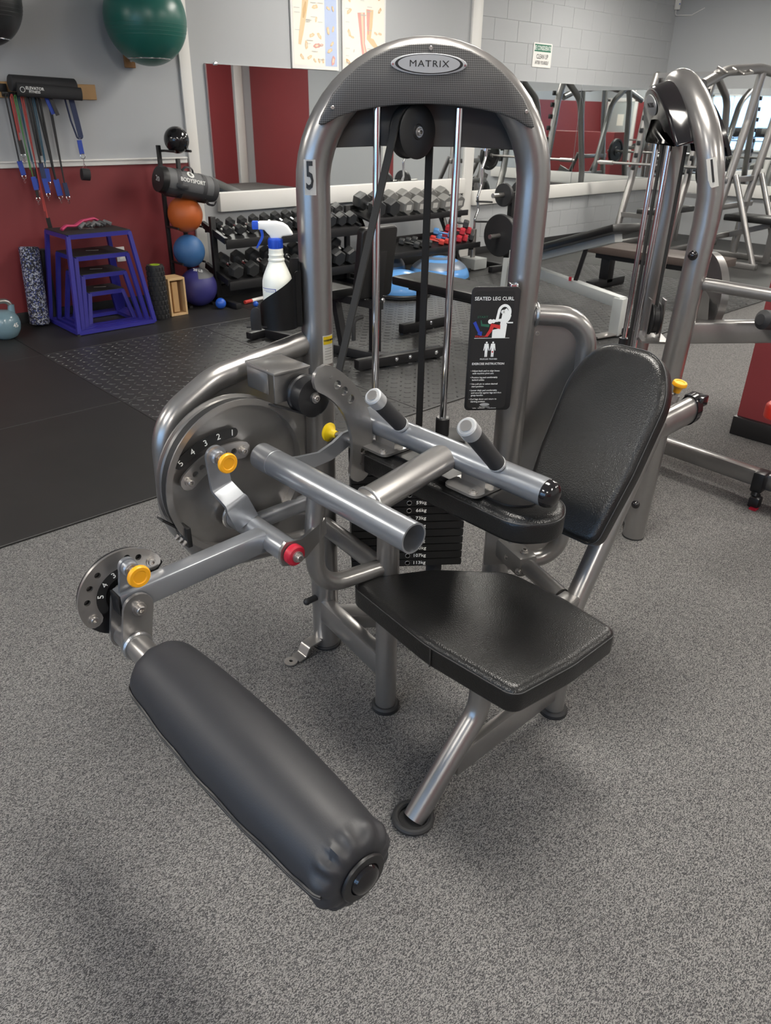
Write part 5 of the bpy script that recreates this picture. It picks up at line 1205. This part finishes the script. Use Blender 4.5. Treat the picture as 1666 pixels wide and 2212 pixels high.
for i in range(7):
    x = X2+.12+.188*i; mm = 'hex_rubber' if i < 2 else 'hex_grey'
    p = (x, 5.825, .640+.088); lab = 'black hex dumbbell on the upper tier of slanted rack' if i < 2 else 'grey faced hex dumbbell on the upper tier of slanted rack'
    d_ = dumbbell('hex_dumbbell', lab, g3, mm, .084, .115, .12, p, tilt=R(12), plate_m='print_grey' if i >= 2 else None) if i in (0, 2) else dcopy(s3, p, 1.0)
    s3 = d_
def small(x, y, z, m, label, grp, rz, r=.038, hw=.055, gl=.10, tilt=0.0, cat='dumbbell'):
    return dumbbell('small_dumbbell', label, grp, m, r, hw, gl, (x, y, z), rz=rz, tilt=tilt, hm=m)
def pile(x, dz, m, label, grp, r):        # all lie side by side on the sloping tray, the upper ones in the hollows between the lower ones
    small(x, 5.60, .333-.02*.21+1.02*r+dz, m, label, grp, R(35), r, tilt=R(9.8))
for x in (5.48, 5.57, 5.66): pile(x, 0, 'hex_rubber', 'dark small dumbbell in row on lower tier', 'dark small dumbbells on the lower tier', .036)
pile(5.84, 0, 'red_bright', 'small bright red dumbbell lying beside the dark row', None, .032)
pile(5.93, 0, 'red_bright', 'small bright red dumbbell beside the pale blue one', None, .030)
for x, dz in ((6.02, 0), (5.975, .057)): pile(x, dz, 'blue_rubber', 'small pale blue dumbbell on lower tier', 'pale blue dumbbells on the lower tier', .036)
for x, dz in ((6.11, 0), (6.20, 0), (6.155, .070), (6.25, .070)): pile(x, dz, 'red_rubber', 'crimson dumbbell in the pile on lower tier', 'crimson dumbbells on the lower tier', .040)
for x, dz in ((6.30, 0), (6.2025, .134)): pile(x, dz, 'hex_rubber', 'dark dumbbell with the crimson pile', 'dark dumbbells with the crimson pile', .045)
# ---- balance domes
def dome(x, y, r, h, label, bands=()):
    t = empty('balance_dome', (x, y, .011), label, 'balance dome')
    prof = [(r*math.cos(R(a)), .045+(h-.045)*math.sin(R(a))) for a in range(0, 91, 6)]
    MB().lathe(prof[:-1]+[(0, h)], Matrix.Translation((x, y, .011)), 40).obj('dome', 'bosu_blue', t)
    for (a0, a1) in bands:
        MB().lathe([((r+.002)*math.cos(R(a)), .045+(h-.043)*math.sin(R(a))) for a in range(a0, a1+1, 4)], Matrix.Translation((x, y, .011)), 40).obj('grey_band', 'bosu_grey', t)
    MB().lathe([(0, 0), (r-.02, 0), (r+.012, .01), (r+.012, .035), (r-.01, .048), (0, .048)], Matrix.Translation((x, y, .011)), 40).obj('base', 'black', t)
dome(4.92, 5.13, .27, .225, 'blue balance dome on floor under the black upright bench', ())
dome(5.72, 5.40, .31, .235, 'blue balance dome with grey bands under slanted rack', ((28, 52), (64, 76)))
dome(5.43, 5.93, .24, .25, 'blue grey balance dome behind the banded dome', ((20, 60),))
t = empty('massage_stick', (3.72, 5.74, .011), 'red and white massage stick on floor under dumbbell rack', 'massage stick')
for (a, b_, m_, n_) in ((0, .27, 'red_bright', 'grip'), (.27, .73, 'white', 'beads'), (.73, 1, 'red_bright', 'grip')):
    p0, p1 = Vector((3.575, 5.70, .028)), Vector((3.90, 5.78, .028)); MB().cyl(p0.lerp(p1, a), p0.lerp(p1, b_), .016, seg=12, ch=.003).obj(n_, m_, t)
ball((3.60, 5.565, .035), .024, 'ball_small', 'tiny blue ball on floor by the rack foot', 'massage_ball')
# ================================================================== benches and machines in the background
# upright black bench (seen from behind, between the guide rods)
t = empty('utility_bench', (3.30, 3.85, .012), 'black adjustable bench with backrest upright on tread plate mat', 'bench')
Mb_ = frame((3.335, 3.72, .43), (1, 0, 0), Vector((0, -.13, 1)))
MB().plate(rrect(-.15, 0, .15, .45, .03), .06, Mb_ @ Matrix.Translation((0, 0, -.06)), bev=.012).obj('backrest', 'vinyl_bench', t)
MB().box((0, .16, .02), (.07, .30, .04), M=Mb_, bev=.004).obj('backrest_frame', 'black_steel', t)
MB().box((3.17, 4.10, .445), (.28, .40, .065), bev=.018).obj('seat', 'vinyl_bench', t)
MB().bar((3.30, 3.62, .40), (3.22, 4.25, .40), .05, .05).obj('seat_frame', 'black_steel', t)
for (x, y) in ((3.34, 3.72),): MB().bar((x, y, .05), (x, y, .43), .06, .06, up=(0, 1, 0), bev=.004).obj('post', 'black_steel', t)
MB().bar((3.26, 3.95, .05), (3.26, 4.05, .42), .05, .05, up=(0, 1, 0)).obj('post', 'black_steel', t)
MB().bar((3.33, 3.57, .05), (3.10, 4.65, .05), .07, .06, bev=.004).obj('spine', 'black_steel', t)
rb = MB().bar((3.07, 3.60, .055), (3.74, 3.48, .055), .065, .065, bev=.006).obj('rear_foot', 'black_steel', t)
for f_ in (.42, .58, .9): bolt(Vector((3.07, 3.60, .06)).lerp(Vector((3.74, 3.48, .06)), f_)+Vector((0, -.034, 0)), (-.1, -1, 0), .010, rb, m='chrome', h=.01)
MB().cyl((3.70, 3.46, .045), (3.70, 3.52, .045), .033, seg=18).obj('wheel', 'black', t)
MB().bar((2.95, 4.68, .045), (3.3, 4.74, .045), .06, .05, bev=.004).obj('front_foot', 'black_steel', t)
MB().tube(fillet([(3.10, 3.66, .20), (3.10, 3.66, .335), (3.19, 3.68, .335)], .035, 5), .014, seg=10).obj('adjust_handle', 'rubber', t)
bolt((3.36, 3.67, .42), (0, -1, 0), .012, t, m='chrome', h=.012)
# flat bench
t = empty('flat_bench', (4.15, 3.70, .012), 'long flat black bench lying lengthwise on tread plate mat', 'bench')
MB().box((4.13, 3.70, .395), (.36, 1.04, .065), bev=.015).obj('bench_pad', 'vinyl_bench', t)
MB().bar((4.13, 3.25, .34), (4.13, 4.18, .34), .07, .05).obj('rail', 'black_steel', t)
for y in (4.10, 3.30):
    MB().bar((4.16, y, .06), (4.16, y, .34), .06, .06, up=(0, 1, 0), bev=.004).obj('leg', 'black_steel', t)
    f_ = MB().bar((3.95, y, .05), (4.40, y-.02, .05), .06, .07, bev=.005).obj('foot', 'black_steel', t); bolt((4.24, y-.04, .06), (0, -1, 0), .011, f_, m='chrome', h=.01)
# white decline bench
t = empty('decline_bench', (5.35, 3.5, .012), 'white framed decline bench with long sloping black pad', 'bench')
MB().bar((5.20, 2.98, .265), (5.72, 4.45, .30), .075, .085, bev=.006).obj('main_beam', 'bench_white', t)
MB().bar((5.20, 3.00, .02), (5.20, 3.00, .30), .085, .085, up=(0, 1, 0), bev=.006).obj('front_leg', 'bench_white', t)
MB().bar((4.98, 3.05, .03), (5.42, 2.95, .03), .09, .012, bev=.002).obj('foot_plate', 'steel', t)
MB().bar((5.22, 2.98, .045), (5.52, 2.90, .045), .07, .06, bev=.006).obj('foot_bar', 'black_steel', t)
MB().bar((5.72, 4.45, .02), (5.72, 4.45, .42), .075, .075, up=(0, 1, 0), bev=.006).bar((5.55, 4.5, .035), (5.92, 4.40, .035), .07, .05).obj('rear_leg', 'bench_white', t)
p0, p1 = Vector((5.66, 4.20, .44)), Vector((5.27, 3.08, .79)); dd = (p1-p0).normalized()
MB().bar(p0, p1, .27, .06, bev=.016).obj('bench_pad', 'vinyl_bench', t)
MB().bar(p0+Vector((0, 0, -.06)), p0.lerp(p1, .93)+Vector((0, 0, -.06)), .07, .06).obj('pad_frame', 'bench_white', t)
MB().bar((5.40, 3.56, .29), (5.42, 3.50, .60), .035, .012, up=(1, 0, 0)).obj('adjust_strut', 'black_steel', t)
MB().cyl((5.36, 3.58, .32), (5.36, 3.58, .35), .012).obj('pop_pin', 'red_plastic', t)
MB().bar((5.58, 4.43, .03), (5.62, 4.45, .36), .055, .055, up=(0, 1, 0)).obj('upright', 'bench_white', t)
# plate tree with bar and plates
t = empty('plate_tree', (6.72, 5.33, .012), 'black plate storage tree beside the block wall', 'plate rack')
MB().bar((6.72, 5.33, .04), (6.72, 5.33, .80), .06, .06, up=(0, 1, 0), bev=.004).obj('post', 'black_steel', t)
MB().bar((6.45, 5.33, .04), (7.0, 5.33, .04), .06, .06, bev=.004).bar((6.72, 5.05, .04), (6.72, 5.6, .04), .06, .06, bev=.004).obj('base', 'black_steel', t)
for z in (.78, .38): MB().cyl((6.40, 5.33, z), (7.10, 5.33, z), .024, seg=14).obj('peg', 'steel', t)
def plate(c, ax, r, w, label, grp=None):
    Mx = frame(c, Vector((0, 0, 1)).cross(Vector(ax)), (0, 0, 1)); 
    b = MB().lathe([(.026, w/2), (r*.34, w/2), (r*.38, w*.25), (r*.78, w*.25), (r*.84, w/2), (r*.97, w/2), (r, w*.3), (r, -w*.3), (r*.97, -w/2), (.026, -w/2), (.026, w/2)], Mx, 36)
    o = b.obj('weight_plate', 'iron'); o.data.transform(Matrix.Translation(-Vector(c))); o.location = c
    return tag(o, label, 'weight plate', grp)
plate((6.58, 5.33, .78), (1, 0, 0), .115, .04, 'small black iron plate on upper peg of plate tree')
plate((6.86, 5.33, .78), (1, 0, 0), .130, .045, 'medium black iron plate on the far end of upper peg')
plate((6.57, 5.33, .38), (1, 0, 0), .215, .045, 'large black iron plate on the lower peg')
plate((6.63, 5.33, .38), (1, 0, 0), .200, .040, 'second black iron plate behind the large plate')
t = empty('curl_bar_stand', (6.60, 5.70, .012), 'chrome curl bar standing upright in silver holder by white trim', 'barbell')
MB().box((6.50, 5.62, .07), (.20, .22, .11), bev=.006).obj('holder_base', 'bench_white', t)
MB().cyl((6.50, 5.64, .10), (6.50, 5.64, .42), .028, seg=16).obj('sleeve', 'steel', t)
zz = [(6.50, .40), (6.50, .52), (6.545, .62), (6.52, .74), (6.57, .86), (6.565, 1.02), (6.61, 1.12), (6.60, 1.30)]
MB().tube(fillet([(x, 5.64, z) for x, z in zz], .03, 4), .0145, seg=12).obj('bar', 'chrome', t)
MB().cyl((6.60, 5.64, 1.18), (6.60, 5.64, 1.34), .025, seg=16).bar((6.53, 5.64, 1.20), (6.67, 5.64, 1.20), .012, .012).obj('bar_end', 'chrome', t)
for z, w in ((.70, .20), (.50, .22)): MB().tube(fillet([(6.50, 5.63, z), (6.47, 5.60, z), (6.62, 5.585, z-.01), (6.72, 5.60, z-.02)], .02, 3), .010, seg=8).obj('arm', 'black_steel', t)
# brown topped bench
t = empty('step_bench', (6.95, 3.7, .012), 'low brown topped bench with black legs near the mirrors', 'bench')
MB().box((6.82, 3.62, .375), (.42, 1.30, .07), bev=.008).obj('bench_top', 'wood_brown', t)
MB().box((6.82, 3.62, .315), (.30, 1.16, .05), bev=.004).obj('under_frame', 'black_steel', t)
for y in (4.14, 3.10):
    MB().bar((6.82, y, .05), (6.82, y, .31), .10, .10, up=(0, 1, 0), bev=.004).obj('leg', 'black_steel', t)
    MB().bar((6.55, y, .05), (7.10, y, .05), .10, .07, bev=.005).obj('foot', 'black_steel', t)
# power rack by the corner: curved silver uprights
t = empty('power_rack', (9.4, 5.1, .012), 'silver power rack with notched curved uprights by the corner', 'power rack')
for y in (5.55, 4.80):
    pth = fillet([(9.20, y, .02), (9.27, y, .36), (9.40, y, .80), (9.52, y, 1.70), (9.62, y, 1.98)], [.2, .2, .2], 5)
    up_ = MB().tube(pth, .042, r2=.05, seg=16, up=(0, 1, 0)).obj('upright', 'frame', t)
    for k in range(7):
        z = .95+.14*k; x = 9.40+.12*(z-.80)/.90
        MB().box((x-.066, y-.03, z), (.055, .03, .055), bev=.006).obj('catch', 'black', up_)
    MB().bar((9.1, y, .04), (10.5, y, .04), .07, .06, bev=.006).obj('base_rail', 'frame', t)
    MB().tube(fillet([(10.35, y, .04), (10.30, y, .8), (10.05, y, 1.72), (9.62, y, 1.98)], [.3, .3], 5), .042, seg=16).obj('rear_upright', 'frame', t)
for (x, z) in ((9.27, .40), (10.32, .60), (9.62, 1.97)): MB().bar((x, 5.55, z), (x, 4.80, z), .06, .055).obj('cross_beam', 'frame', t)
MB().box((9.75, 5.18, .45), (1.0, .28, .07), bev=.015).obj('bench_pad', 'vinyl_bench', t)
MB().bar((9.4, 5.18, .05), (9.4, 5.18, .42), .06, .06, up=(0, 1, 0)).bar((10.1, 5.18, .05), (10.1, 5.18, .42), .06, .06, up=(0, 1, 0)).obj('bench_leg', 'frame', t)
tb_ = empty('barbell', (9.36, 5.0, .95), 'long steel barbell resting across the power rack', 'barbell')
MB().cyl((9.352, 6.05, .992), (9.352, 4.40, .992), .016, seg=12).obj('bar', 'steel', tb_)
for y in (4.52, 5.92): MB().cyl((9.352, y-.10, .992), (9.352, y+.10, .992), .026, seg=14).obj('sleeve', 'steel', tb_)
plate((9.352, 4.56, .992), (0, 1, 0), .20, .05, 'black iron plate on the barbell end')
# second frame with arched pull-up beam
t = empty('pull_up_station', (9.3, 3.9, .012), 'silver pull up station with wide arched top beam', 'gym machine')
ar = fillet([(7.90, 4.05, 1.80), (8.35, 4.05, 1.935), (9.1, 4.05, 1.985), (9.9, 4.05, 1.935), (10.35, 4.05, 1.80)], [.8, 1.2, .8], 6)
MB().tube(ar, .045, r2=.05, seg=16, up=(0, 1, 0)).obj('arched_beam', 'frame', t)
for x in (8.25, 8.62, 9.55, 9.95):
    MB().tube(fillet([(x-.12, 4.05, 1.955), (x-.10, 3.96, 1.91), (x+.12, 3.96, 1.93), (x+.14, 4.05, 1.965)], .03, 4), .014, seg=8).obj('pull_handle', 'steel', t)
for x in (8.95, 9.62):
    MB().tube(fillet([(x+.02, 4.15, .02), (x+.05, 4.14, .6), (x+.18, 4.08, 1.5), (x+.20, 4.05, 1.95)], [.4, .4], 5), .045, seg=16).obj('upright', 'frame', t)
    MB().bar((x, 4.45, .04), (x, 3.55, .04), .07, .06, bev=.006).obj('base_rail', 'frame', t)
    MB().tube([(x+.02, 3.60, .05), (x+.10, 4.05, .95)], .032, seg=12).obj('brace', 'frame', t)
for z in (.30, .62, .90):
    MB().bar((8.98, 4.13, z), (9.80, 4.13, z), .05, .06, bev=.006).obj('cross_beam', 'frame', t)
MB().box((9.35, 3.85, .50), (.34, .60, .07), bev=.015).obj('bench_pad', 'vinyl_bench', t)
MB().bar((9.35, 4.10, .30), (9.35, 3.62, .46), .06, .06).bar((9.35, 3.62, .03), (9.35, 3.62, .46), .06, .06, up=(0, 1, 0)).obj('pad_frame', 'frame', t)
pk = MB().bar((9.95, 3.70, .04), (9.95, 3.95, .72), .20, .012, up=(1, 0, 0)).obj('side_plate', 'frame_dark', t)
for z in (.25, .45, .62): MB().cyl((9.83+.0, 3.70+.25*z/.72-.012, z), (9.83, 3.70+.25*z/.72-.02, z), .035, seg=16).obj('hole_cap', 'white', pk)
MB().cyl((10.0, 3.70, .42), (10.25, 3.70, .42), .024, seg=12).obj('plate_peg', 'steel', t)
plate((10.12, 3.70, .42), (1, 0, 0), .22, .05, 'large black iron plate hung on pull up station')
plate((10.18, 3.70, .42), (1, 0, 0), .20, .05, 'second iron plate hung behind the large one')
# ================================================================== cardio machines by the windows (seen in the mirrors)
def treadmill(y, label):
    t = empty('treadmill', (-2.45, y, 0), label, 'treadmill')
    MB().box((-2.35, y, .10), (1.70, .78, .14), bev=.02).obj('deck', 'black', t)
    MB().box((-2.25, y, .175), (1.40, .50, .012), bev=.003).obj('running_belt', 'rubber', t)
    for s in (-1, 1):
        MB().tube(fillet([(-2.95, y+s*.38, .12), (-3.02, y+s*.38, 1.05), (-2.55, y+s*.36, 1.02)], .10, 5), .032, seg=12).obj('upright', 'frame', t)
    MB().box((-3.02, y, 1.18), (.12, .80, .26), bev=.03).obj('console', 'black', t)
    MB().box((-2.952, y, 1.22), (.012, .40, .15), bev=.003).obj('screen', 'frame_dark', t)
    MB().cyl((-2.95, y-.37, .95), (-2.95, y+.37, .95), .02, seg=12).obj('cross_bar', 'frame', t)
treadmill(-.45, 'black and silver treadmill nearest the panelled door')
treadmill(.75, 'black and silver treadmill in the middle by the windows')
treadmill(1.95, 'black and silver treadmill by the window nearest rubber mats')
